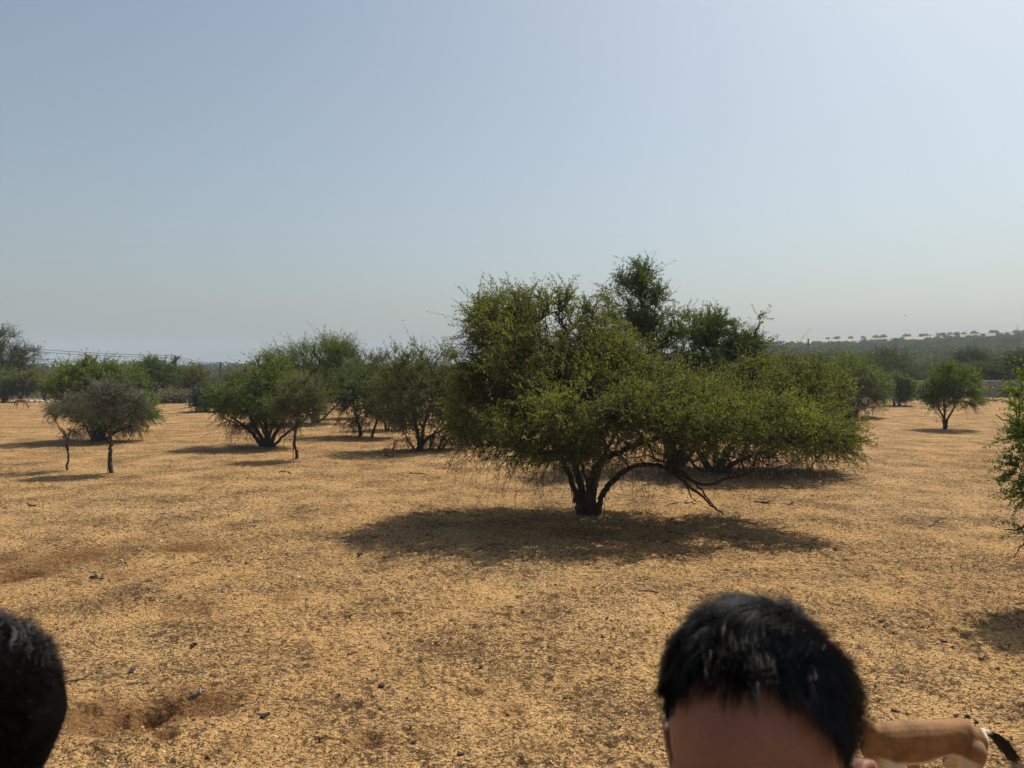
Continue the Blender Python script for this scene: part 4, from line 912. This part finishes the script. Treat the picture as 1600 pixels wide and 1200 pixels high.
def remeshed(mb, name, voxel, smooth=4, mats=(), parent=None):
    me = mb.mesh(name); o = bpy.data.objects.new(name, me); C.objects.link(o)
    m = o.modifiers.new('r', 'REMESH'); m.mode = 'VOXEL'; m.voxel_size = voxel; m.use_smooth_shade = True
    if smooth:
        s = o.modifiers.new('s', 'SMOOTH'); s.factor = .5; s.iterations = smooth
    dg = bpy.context.evaluated_depsgraph_get()
    me2 = bpy.data.meshes.new_from_object(o.evaluated_get(dg)); o.modifiers.clear(); o.data = me2; bpy.data.meshes.remove(me)
    me2.name = name
    me2.materials.clear()
    for m_ in mats: me2.materials.append(m_)
    if parent is not None: o.parent = parent
    return o

def skinmat():
    m, n, b = newmat('skin_brown')
    oc = objco(n); f = noise(n, oc, 22, 4, .6); g = noise(n, oc, 260, 3, .6)
    n.links.new(ramp(n, f, [(.3, (.19, .080, .050)), (.7, (.27, .120, .076))]), b.inputs['Base Color'])
    b.inputs['Roughness'].default_value = .5; b.inputs['Specular IOR Level'].default_value = .35
    b.inputs['Subsurface Weight'].default_value = .12; b.inputs['Subsurface Radius'].default_value = (.01, .004, .002); b.inputs['Subsurface Scale'].default_value = .5
    bump(n, b, math_(n, 'ADD', g, noise(n, oc, 45, 3)), .35, .004); return m
SKIN = skinmat()
def hairmat():
    m, n, b = newmat('hair_black')
    c = ramp(n, attr(n), [(0, (.003, .003, .004)), (.8, (.009, .008, .008)), (1, (.030, .022, .018))]); n.links.new(c, b.inputs['Base Color'])
    b.inputs['Roughness'].default_value = .42; b.inputs['Specular IOR Level'].default_value = .20; return m
HAIR = hairmat()
SCALP = newmat('scalp_dark')[0]; SCALP.node_tree.nodes['Principled BSDF'].inputs['Base Color'].default_value = (.004, .0035, .003, 1); SCALP.node_tree.nodes['Principled BSDF'].inputs['Roughness'].default_value = 1; SCALP.node_tree.nodes['Principled BSDF'].inputs['Specular IOR Level'].default_value = 0.02
def cloth(name, col):
    m, n, b = newmat(name); f = noise(n, objco(n), 40, 4); n.links.new(mix(n, f, tuple(c * .8 for c in col), col), b.inputs['Base Color']); b.inputs['Roughness'].default_value = .85
    bump(n, b, noise(n, objco(n), 9, 4), .4, .01); return m
EYEW = newmat('eye_white')[0]; EYEW.node_tree.nodes['Principled BSDF'].inputs['Base Color'].default_value = (.7, .68, .65, 1)
EYEB = newmat('eye_iris')[0]; EYEB.node_tree.nodes['Principled BSDF'].inputs['Base Color'].default_value = (.02, .01, .006, 1)

HA = np.array([.077, .096, .108])       # cranium half axes
def head_fn(U, V):
    V = V.copy(); z = U[:, 2]; y = U[:, 1]
    lo = np.clip(-z, 0, 1)
    V[:, 0] *= 1 - .28 * lo ** 1.2
    V[:, 1] *= 1 - .22 * lo * (y < 0) - .02 * lo
    V[:, 1] += .012 * lo
    V[:, 0] *= 1 + .04 * np.clip(-y, 0, 1)          # wider at the back
    V[:, 2] *= np.where(z > 0, 1 - .03 * np.clip(y, 0, 1), 1)
    return V
def person(px, D, ctr_z, yaw, pitch, label, shirt, trouser, hair_n, seed, roll=0, pony=False):
    x = (px - 800) / F * (D * CP + (CAM_Z - ctr_z) * SP)
    g = gz(x, D + .02); Ht = ctr_z - g                    # height of the cranium centre over the ground
    o = empty('person', (x, D, g), label, 'person')
    Mh = np.array((Matrix.Rotation(math.pi + yaw, 3, 'Z') @ Matrix.Rotation(roll, 3, 'Y') @ Matrix.Rotation(-pitch, 3, 'X')))
    Mb = np.array(Matrix.Rotation(math.pi, 3, 'Z'))
    hc = np.array([0, 0, Ht])
    H = lambda p: np.array(p) @ Mh.T + hc
    nk = hc + np.array([0, .035, 0])                 # neck sits behind the face (away from the camera)
    B = lambda p: np.array(p, float) @ Mb.T + np.array([0, .035, 0])
    s = (Ht + .105) / 1.72
    mb = MB()
    ellipsoid(mb, hc, HA, Mh, fn=head_fn, seg=56, rings=40)
    ellipsoid(mb, H((0, .035, -.098)), (.054, .055, .045), Mh)             # jaw
    capsule(mb, H((0, .078, -.138)), H((0, .078, -.124)), .018, .02)        # chin
    capsule(mb, H((0, .090, -.028)), H((0, .108, -.062)), .010, .015)      # nose
    for sx in (-1, 1):
        capsule(mb, H((sx * .01, .100, -.066)), H((sx * .013, .098, -.066)), .009, .008)
        capsule(mb, H((sx * .016, .086, -.006)), H((sx * .05, .066, -.006)), .012, .011)   # brow
        ellipsoid(mb, H((sx * .05, .058, -.06)), (.018, .018, .02), Mh)    # cheek
        # ear: rim, lobe and bowl
        E = lambda a, b_, c_: H((sx * (.076 + c_), -.008 + a, -.052 + b_))
        pts = [E(.012, -.012, .002), E(.016, .012, .004), E(.010, .026, .010), E(-.006, .031, .016), E(-.019, .022, .020), E(-.022, .004, .020), E(-.015, -.014, .014), E(-.004, -.027, .008), E(.007, -.026, .003)]
        for a, b_ in zip(pts[:-1], pts[1:]): capsule(mb, a, b_, .0048, .0048, seg=8)
        capsule(mb, E(.004, -.02, .0), E(-.008, .018, .006), .011, .013, seg=10)
    capsule(mb, H((-.02, .092, -.094)), H((.02, .092, -.094)), .0065, .0065); capsule(mb, H((-.016, .091, -.104)), H((.016, .091, -.104)), .007, .007)
    capsule(mb, hc + np.array([0, .03, -.05]), B((0, -.005, 1.46 * s)), .052, .058)
    # trunk and limbs, standing
    tor = []
    def T(p0, p1, r0, r1, sq=1, ax=None): tor.append((B(np.array(p0) * s), B(np.array(p1) * s), r0 * s, r1 * s, sq, ax))
    T((0, 0, 1.38), (0, 0, 1.20), .150, .148, .66, (1, 0, 0)); T((0, 0, 1.22), (0, .0, .98), .142, .150, .68, (1, 0, 0)); T((-.14, 0, 1.41), (.14, 0, 1.41), .06, .06); T((0, 0, 1.0), (0, 0, .92), .155, .15, .7, (1, 0, 0))
    T((0, 0, 1.46), (.13, 0, 1.42), .05, .055); T((0, 0, 1.46), (-.13, 0, 1.42), .05, .055)
    legs = []
    arms = []
    for sx in (-1, 1):
        sh = np.array((sx * .185, 0, 1.39)); el = np.array((sx * .235, .01, 1.10)); wr_ = np.array((sx * .25, .07, .86))
        arms += [(sh, el, .052, .042), (el, wr_, .040, .027)]
        legs += [((sx * .085, 0, .92), (sx * .10, .01, .50), .085, .056), ((sx * .10, .01, .50), (sx * .11, -.015, .09), .054, .038)]
        # hand: palm, thumb, four curled fingers
        hd = np.array((sx * .252, .095, .80)); arms_h = [(wr_, hd, .026, .030)]
        for k, (oy, ln) in enumerate(((.026, .075), (.009, .085), (-.008, .080), (-.024, .062))):
            k0 = hd + np.array((0, oy, -.028)); k1 = k0 + np.array((-sx * .006, .006, -ln * .45)); k2 = k1 + np.array((-sx * .014, .004, -ln * .32)); k3 = k2 + np.array((-sx * .018, 0, -ln * .16))
            arms_h += [(k0, k1, .0088, .008), (k1, k2, .008, .0075), (k2, k3, .0075, .0062)]
        t0 = hd + np.array((-sx * .004, .03, .02)); t1 = t0 + np.array((-sx * .012, .028, -.022)); t2 = t1 + np.array((-sx * .012, .008, -.028))
        arms_h += [(t0, t1, .011, .0095), (t1, t2, .0095, .008)]
        for (a, b_, r0, r1) in arms_h: capsule(mb, B(a * s), B(b_ * s), r0, r1, seg=10)
        capsule(mb, B(np.array((sx * .11, -.02, .05)) * s), B(np.array((sx * .115, .15, .035)) * s), .038, .028)
    for (a, b_, r0, r1, sq, ax) in tor: capsule(mb, a, b_, r0 * .97, r1 * .97, sq, 22, ax)
    for (a, b_, r0, r1) in arms + legs: capsule(mb, B(np.array(a) * s), B(np.array(b_) * s), r0 * .95, r1 * .95)
    body = remeshed(mb, 'body', .0042, 5, [SKIN], o)
    st = MB()
    for (a, b_, r0, r1, sq, ax) in tor: capsule(st, a, b_, r0 + .012, r1 + .012, sq, 22, ax)
    for k in (0, 2): capsule(st, B(arms[k][0] * s), B((arms[k][0] + (arms[k][1] - arms[k][0]) * .75) * s), .066, .060)
    remeshed(st, 'shirt', .009, 4, [shirt], o)
    tr = MB(); capsule(tr, B(np.array((0, 0, .98)) * s), B(np.array((0, 0, .90)) * s), .166, .162, .72, 22, (1, 0, 0))
    for (a, b_, r0, r1) in legs: capsule(tr, B(np.array(a) * s), B(np.array(b_) * s), r0 + .016, r1 + .02)
    remeshed(tr, 'trousers', .010, 4, [trouser], o)
    for sx in (-1, 1):
        shm = MB(); capsule(shm, B(np.array((sx * .11, -.035, .045)) * s), B(np.array((sx * .116, .165, .035)) * s), .046, .038); capsule(shm, B(np.array((sx * .11, -.03, .02)) * s), B(np.array((sx * .116, .17, .02)) * s), .044, .038)
        remeshed(shm, 'shoe', .008, 2, [BOOT], o)
        e = MB(); ellipsoid(e, H((sx * .031, .074, -.024)), (.0125, .0125, .0125), Mh, 20, 14); eo = link('eye', e.mesh('eye'), [EYEW], o)
        e = MB(); ellipsoid(e, H((sx * .031, .0845, -.024)), (.0058, .0030, .0058), Mh, 16, 10); link('iris', e.mesh('iris'), [EYEB], eo)
    # hair
    rng = np.random.default_rng(seed)
    azs = np.radians([0, 25, 48, 62, 78, 95, 112, 140, 180]); zt = np.array([.82, .82, .80, .62, .04, -.12, -.40, -.60, -.66])
    def keepd(d, soft=.05):
        a = np.abs(np.arctan2(d[:, 0], d[:, 1])); t = np.interp(a, azs, zt)
        return d[:, 2] - t + rng.normal(0, soft, len(d))
    hm = MB()
    # scalp cap: dense dark undercoat following the skull
    cm_d = norm(rng.normal(0, 1, (4, 3)))
    segc, rc = 96, 60; ph = np.linspace(0.02, 2.3, rc); th = np.arange(segc) / segc * 2 * math.pi
    Pm, Tm = np.meshgrid(ph, th, indexing='ij'); U = np.stack([np.sin(Pm) * np.cos(Tm), np.sin(Pm) * np.sin(Tm), np.cos(Pm)], -1).reshape(-1, 3)
    surf = lambda U_, off: head_fn(U_, U_ * (HA + off))
    a = np.abs(np.arctan2(U[:, 0], U[:, 1])); t = np.interp(a, azs, zt)
    top = sstep(-.2, .5, U[:, 2])
    thick = np.clip((U[:, 2] - t - .02) / .22, -0.4, 1)
    Vc = surf(U, (0.001 + .0055 * np.clip(thick, 0, 1) * (.5 + top) - .006 * np.clip(-thick, 0, 1) * 1.0)[:, None])
    Fc = np.vstack([np.stack([i * segc + k_, (i + 1) * segc + k_, (i + 1) * segc + (k_ + 1) % segc, i * segc + (k_ + 1) % segc], 1) for i in range(rc - 1) for k_ in [np.arange(segc)]])
    kf = (U[:, 2] - t > 0.0)[Fc].all(1)
    hm.add(Vc @ Mh.T + hc, Fc[kf], 0.1, mat=1, smooth=True)
    d = norm(rng.normal(0, 1, (int(hair_n * 2.2), 3))); kp = keepd(d, .035) > 0.0; d = d[kp][:hair_n]; n = len(d)
    wdir = np.array([-.33, -.20, .92]); wdir /= np.linalg.norm(wdir)
    topw = sstep(.05, .55, d[:, 2] + .15 * d[:, 1]); front = sstep(.2, .9, d[:, 1])
    cl = np.stack([fbm(d[:, 0] * 9 + 5, d[:, 1] * 9 + d[:, 2] * 5, seed + q, 2) for q in (1, 2, 3)], 1)   # lock direction
    cs = norm(rng.normal(0, 1, (900, 3))); cid = np.concatenate([np.argmax(d[i:i + 2000] @ cs.T, 1) for i in range(0, n, 2000)])
    cdir = rng.normal(0, 1, (900, 3))[cid]; clen = rng.uniform(.6, 1.35, 900)[cid]; clift = rng.uniform(.55, 1.6, 900)[cid]
    L = (.007 + .026 * topw * (1 - .72 * front)) * rng.uniform(.75, 1.15, n) * clen
    p = d.copy(); off = np.zeros(n); cols = np.clip(rng.random(n) ** 3 + .5 * cl[:, 0], 0, 1)
    seg = 6; prevP = None
    tgt = (.0035 + .0105 * topw) * rng.uniform(.4, 1.3, n) * (1 + .8 * cl[:, 2]) * (1 + (clift - 1) * topw * .7)
    widths = .00024 * rng.uniform(.7, 1.3, n)
    for q in range(seg + 1):
        U_ = norm(p); offq = tgt * np.sqrt((q + .3) / seg)
        W = surf(U_, np.clip(offq, 0.0005, None)[:, None])
        if q == seg: W = W + rng.normal(0, .0012, W.shape)
        Ww = W @ Mh.T + hc
        if prevP is not None:
            tubes(hm, prevP, Ww, widths * (1.1 - .8 * (q - 1) / seg), widths * (1.1 - .8 * q / seg), 3, rnd=cols, smooth=False)
        prevP = Ww
        fl = U_ - wdir * (U_ @ wdir)[:, None]                 # away from the whorl
        fl = norm(fl - U_ * (fl * U_).sum(1)[:, None])
        sw = np.cross(U_, fl) * .8
        side = np.array([-.45, .6, -.25])[None] * (topw * front)[:, None] * 1.0     # combed forward and over
        down = np.array([0, .12, -1.])[None] * (1 - topw)[:, None]
        dr = fl * (.4 + topw[:, None]) + sw * topw[:, None] + side + down + cl * 2.2 + cdir * (.08 + .20 * topw[:, None]) + (cs[cid] - U_) * 5.0 * (q / seg) + rng.normal(0, .09, (n, 3)) + rng.normal(0, 1, (n, 3)) * (1.3 * np.exp(-((U_ - wdir) ** 2).sum(1) / .02))[:, None]
        dr = dr - U_ * (dr * U_).sum(1)[:, None]; dr = norm(dr)
        p = U_ + dr * (L / seg / .09)[:, None]
    link('hair', hm.mesh('hair'), [HAIR, SCALP], o)
    return o
BOOT = cloth('shoe_leather', (.05, .035, .025))
person(1182, .70, 2.466, -R(28), R(11), 'man at the lower right with short black combed hair and a bare forehead', cloth('shirt_blue', (.08, .12, .22)), cloth('trouser_grey', (.08, .08, .09)), 44000, 4)
person(-90, .70, 2.454, -R(62), R(6), 'person cut by the left edge, only the black hair showing', cloth('shirt_white', (.5, .5, .5)), cloth('trouser_navy', (.03, .04, .08)), 30000, 8)

# ---------------------------------------------------------------- gazelles
def furmat():
    m, n, b = newmat('gazelle_fur')
    oc = objco(n); sep = n.nodes.new('ShaderNodeSeparateXYZ'); n.links.new(oc, sep.inputs[0])
    f = noise(n, oc, 7, 4, .6); mp = node(n, 'ShaderNodeMapping'); mp.inputs['Scale'].default_value = (90, 190, 170); n.links.new(oc, mp.inputs[0]); g = noise(n, mp.outputs[0], 1.0, 3, .6)
    c = ramp(n, f, [(.32, (.15, .062, .018)), (.5, (.27, .122, .034)), (.68, (.36, .175, .055))])
    c = mix(n, ramp(n, g, [(.42, .45), (.6, 0.)]), c, (.13, .06, .02))
    c = mix(n, attr(n, 'white'), c, (.62, .52, .40))
    c = mix(n, attr(n, 'darkb'), c, (.12, .06, .035))
    n.links.new(c, b.inputs['Base Color']); b.inputs['Roughness'].default_value = .75
    b.inputs['Sheen Weight'].default_value = .15
    bump(n, b, g, .35, .004); return m
FUR = furmat(); HORN = newmat('horn_dark')[0]; HORN.node_tree.nodes['Principled BSDF'].inputs['Base Color'].default_value = (.02, .017, .015, 1)
TAILH = newmat('tail_black')[0]; TAILH.node_tree.nodes['Principled BSDF'].inputs['Base Color'].default_value = (.012, .010, .009, 1)
def gazelle(loc, heading, pose, label, voxel=.006, scale=1.0, tail_out=True):
    """local +x = forward (head), z up, shoulder height about .66"""
    o = empty('gazelle', loc, label, 'gazelle', 'gazelles on the sandy field'); o.rotation_euler = (0, 0, heading); o.scale = (scale,) * 3
    mb = MB(); c = lambda a, b_, r0, r1, sq=1, ax=(0, 1, 0): capsule(mb, a, b_, r0, r1, sq, 20, ax)
    dz = 0 if pose != 'lie' else -.36
    # trunk: deep chest, tucked belly, rounded rump
    c((.24, 0, .535 + dz), (.0, 0, .540 + dz), .104, .104, 1.22); c((.0, 0, .540 + dz), (-.24, 0, .580 + dz), .104, .080, 1.12); c((-.20, 0, .555 + dz), (-.325, 0, .53 + dz), .096, .074, 1.15)
    c((.25, 0, .595 + dz), (-.18, 0, .610 + dz), .055, .055, 1); c((.26, 0, .55 + dz), (.31, 0, .50 + dz), .088, .07, 1.2)
    for sy in (-1, 1):
        ellipsoid(mb, (-.275, sy * .036, .485 + dz), (.100, .048, .135)); ellipsoid(mb, (.21, sy * .046, .48 + dz), (.075, .044, .125))
    if pose != 'lie':
        for sy in (-1, 1):
            k = .02 * sy
            for (a, b_, r0, r1) in [((.225, sy * .062, .48), (.235 + k, sy * .066, .33), .045, .026), ((.235 + k, sy * .066, .33), (.225 + k, sy * .066, .08), .0185, .0125), ((.225 + k, sy * .066, .08), (.245 + k, sy * .066, .03), .013, .015), ((.245 + k, sy * .066, .03), (.262 + k, sy * .066, .014), .016, .012),
                                    ((-.27, sy * .065, .50), (-.235 - k, sy * .072, .36), .072, .040), ((-.235 - k, sy * .072, .36), (-.325 - k, sy * .068, .24), .034, .019), ((-.325 - k, sy * .068, .24), (-.30 - k, sy * .068, .07), .0175, .0125), ((-.30 - k, sy * .068, .07), (-.285 - k, sy * .068, .03), .013, .015), ((-.285 - k, sy * .068, .03), (-.268 - k, sy * .068, .014), .016, .012)]: c(a, b_, r0, r1)
    else:
        for sy in (-1, 1):
            for (a, b_, r0, r1) in [((.24, sy * .07, .12), (.34, sy * .08, .05), .04, .024), ((.34, sy * .08, .05), (.18, sy * .10, .022), .02, .014), ((-.26, sy * .08, .14), (-.10, sy * .12, .07), .07, .04), ((-.10, sy * .12, .07), (-.28, sy * .13, .03), .03, .018), ((-.28, sy * .13, .03), (-.10, sy * .14, .018), .016, .012)]: c(a, b_, r0, r1)
    if pose == 'graze': nk, hd, mz = (.44, 0, .36), (.50, 0, .17), (.56, 0, .04)
    elif pose == 'lie': nk, hd, mz = (.36, 0, .36), (.39, 0, .44), (.50, -.02, .39)
    else: nk, hd, mz = (.42, 0, .68), (.48, 0, .80), (.62, 0, .75)
    n0 = (.29, 0, .58 + dz)
    c(n0, nk, .066, .045, 1); c(nk, hd, .045, .042); c(hd, mz, .043, .022, 1)
    hd = np.array(hd); mz = np.array(mz); fw = (mz - hd) / np.linalg.norm(mz - hd); upv = np.cross(np.cross(fw, (0, 0, 1)), fw); upv /= np.linalg.norm(upv); upv *= 1 if upv[2] > 0 or pose == 'graze' else -1
    for sy in (-1, 1):
        b0 = hd - fw * .02 + np.array((0, sy * .032, 0)) + upv * .02; capsule(mb, b0, b0 + upv * .07 - fw * .03 + np.array((0, sy * .045, 0)), .016, .006, .5, 10)
    if tail_out: tb, tt = np.array((-.39, 0, .585 + dz)), np.array((-.455, -.01, .555 + dz))
    else: tb, tt = np.array((-.385, 0, .58 + dz)), np.array((-.40, 0, .50 + dz))
    capsule(mb, np.array((-.34, 0, .585 + dz)), tb, .03, .018, 1, 12); capsule(mb, tb, tt, .016, .011, 1, 10)
    body = remeshed(mb, 'body', voxel, 20 if voxel < .008 else 5, [FUR], o)
    me = body.data; n = len(me.vertices); co = np.zeros(n * 3, np.float32); me.vertices.foreach_get('co', co); co = co.reshape(-1, 3)
    me.calc_loop_triangles(); no = np.zeros(n * 3, np.float32); me.vertex_normals.foreach_get('vector', no); no = no.reshape(-1, 3)
    z = co[:, 2] - dz; x = co[:, 0]
    belly = sstep(.485, .455, z + .02 * np.sin(x * 14)) * sstep(-.32, -.2, x) * sstep(.36, .26, x) * sstep(.30, .40, z) * (no[:, 2] < .1)
    rump = sstep(-.345, -.365, x) * sstep(.46, .5, z) * sstep(.625, .60, z) * (np.abs(co[:, 1]) < .055)
    inner = (no[:, 1] * np.sign(co[:, 1]) < -.1) * (z < .40) * (z > .02) * (dz == 0)
    wh = np.clip(np.maximum(np.maximum(belly, rump), inner * .8), 0, 1)
    db = sstep(.028, .012, np.abs(z - .515 - .02 * np.sin(x * 10))) * sstep(-.2, -.1, x) * sstep(.22, .1, x) * .35
    for nm, val in (('white', wh), ('darkb', db)):
        a_ = me.attributes.new(nm, 'FLOAT', 'POINT'); a_.data.foreach_set('value', val.astype(np.float32))
    rng = np.random.default_rng(2)
    # tail: black tuft of hair
    tm = MB(); base = tb * .35 + tt * .65; dirv = norm((tt - tb)[None])[0]
    ns_ = 900
    P0 = base + rng.normal(0, .006, (ns_, 3)) + dirv * rng.uniform(-.03, .05, (ns_, 1)); prev = P0
    Ld = rng.uniform(.07, .18, (ns_, 1)); dd = norm(dirv * 1.0 + rng.normal(0, .075, (ns_, 3)))
    for q in range(1, 5):
        t = q / 4; cur = P0 + dd * Ld * t + np.array((-.02, -.015, -.085 if tail_out else -.05)) * t * t * (Ld / .12)
        tubes(tm, prev, cur, .0016 * (1.1 - t * .7 + .17), .0016 * (1.1 - t * .7), 3, smooth=False); prev = cur
    link('tail', tm.mesh('tail'), [TAILH], o)
    for sy in (-1, 1):
        b0 = hd + np.array((0, sy * .018, 0)) + upv * .035
        hm = MB(); pts = catmull([b0, b0 + upv * .09 - fw * .035 + np.array((0, sy * .01, 0)), b0 + upv * .20 - fw * .02 + np.array((0, sy * .03, 0))], 6)
        polytube(hm, pts, np.linspace(.0125, .003, len(pts)) * (1 + .12 * (np.arange(len(pts)) % 2)), 8); link('horn', hm.mesh('horn'), [HORN], o)
        hm = MB(); ellipsoid(hm, hd + fw * .03 + np.array((0, sy * .036, 0)) + upv * .01, (.009, .006, .009), None, 12, 8); link('eye', hm.mesh('eye'), [EYEB], o)
    for nm, mzp in (('muzzle', mz),):
        hm = MB(); ellipsoid(hm, mz + fw * .014, (.014, .014, .012), None, 14, 10); link('nose', hm.mesh('nose'), [HORN], o)
    return o
D_ = 4.55; p = at(1543, 1140, D_)
gx = p[0] - .385
gazelle((gx, D_, gz(gx, D_) + .012), math.pi + R(4), 'stand', 'tan gazelle with black tufted tail standing close behind the man on the right', .005, 1.0)
p = at(607, 713, gdepth(713)); gazelle((p[0], p[1], gz(p[0], p[1])), R(-48), 'lie', 'brown gazelle lying in tree shade left of the big tree, ears up',   .010, .82, False)
p = at(33, 640, gdepth(640)); gazelle((p[0], p[1], gz(p[0], p[1])), R(-8), 'graze', 'small gazelle grazing far off at the left edge', .012, 1.0, False)

# ---------------------------------------------------------------- bird
bp = at(1414, 493, 120); mb = MB()
capsule(mb, (-.14, 0, 0), (.12, 0, 0), .05, .03); capsule(mb, (-.14, 0, 0), (-.27, 0, .01), .04, .035, .3, ax=(0, 1, 0))
for sy in (-1, 1):
    P = np.array([(-.06, 0, .02), (.08, 0, .02), (.04, sy * .24, .10), (-.02, sy * .46, .05), (-.10, sy * .24, .09)])
    mb.add(np.vstack([P, P - (0, 0, .012)]), [(0, 1, 2, 4), (5, 9, 7, 6)]); mb.add(np.vstack([P, P - (0, 0, .012)]), [(2, 3, 4), (7, 9, 8)])
o = link('bird', mb.mesh('bird'), [HORN], None, bp); o.rotation_euler = (.2, .1, 2.2); o.scale = (.6, .6, .6); setattrs(o, 'tiny dark bird gliding in the empty sky on the right', 'bird')

# ---------------------------------------------------------------- haze
hm, hn, hb = newmat('haze_air'); hn.nodes.remove(hb)
pv = hn.nodes.new('ShaderNodeVolumePrincipled'); pv.inputs['Color'].default_value = (.76, .86, .97, 1); pv.inputs['Density'].default_value = .00055; pv.inputs['Anisotropy'].default_value = .0
hn.links.new(pv.outputs[0], hn.nodes['Material Output'].inputs['Volume'])
mb = MB(); box(mb, -2600, 2600, -2400, 2600, -16, 75)
setattrs(link('haze', mb.mesh('haze'), [hm]), 'pale dust haze over the plain', 'haze', kind='stuff')
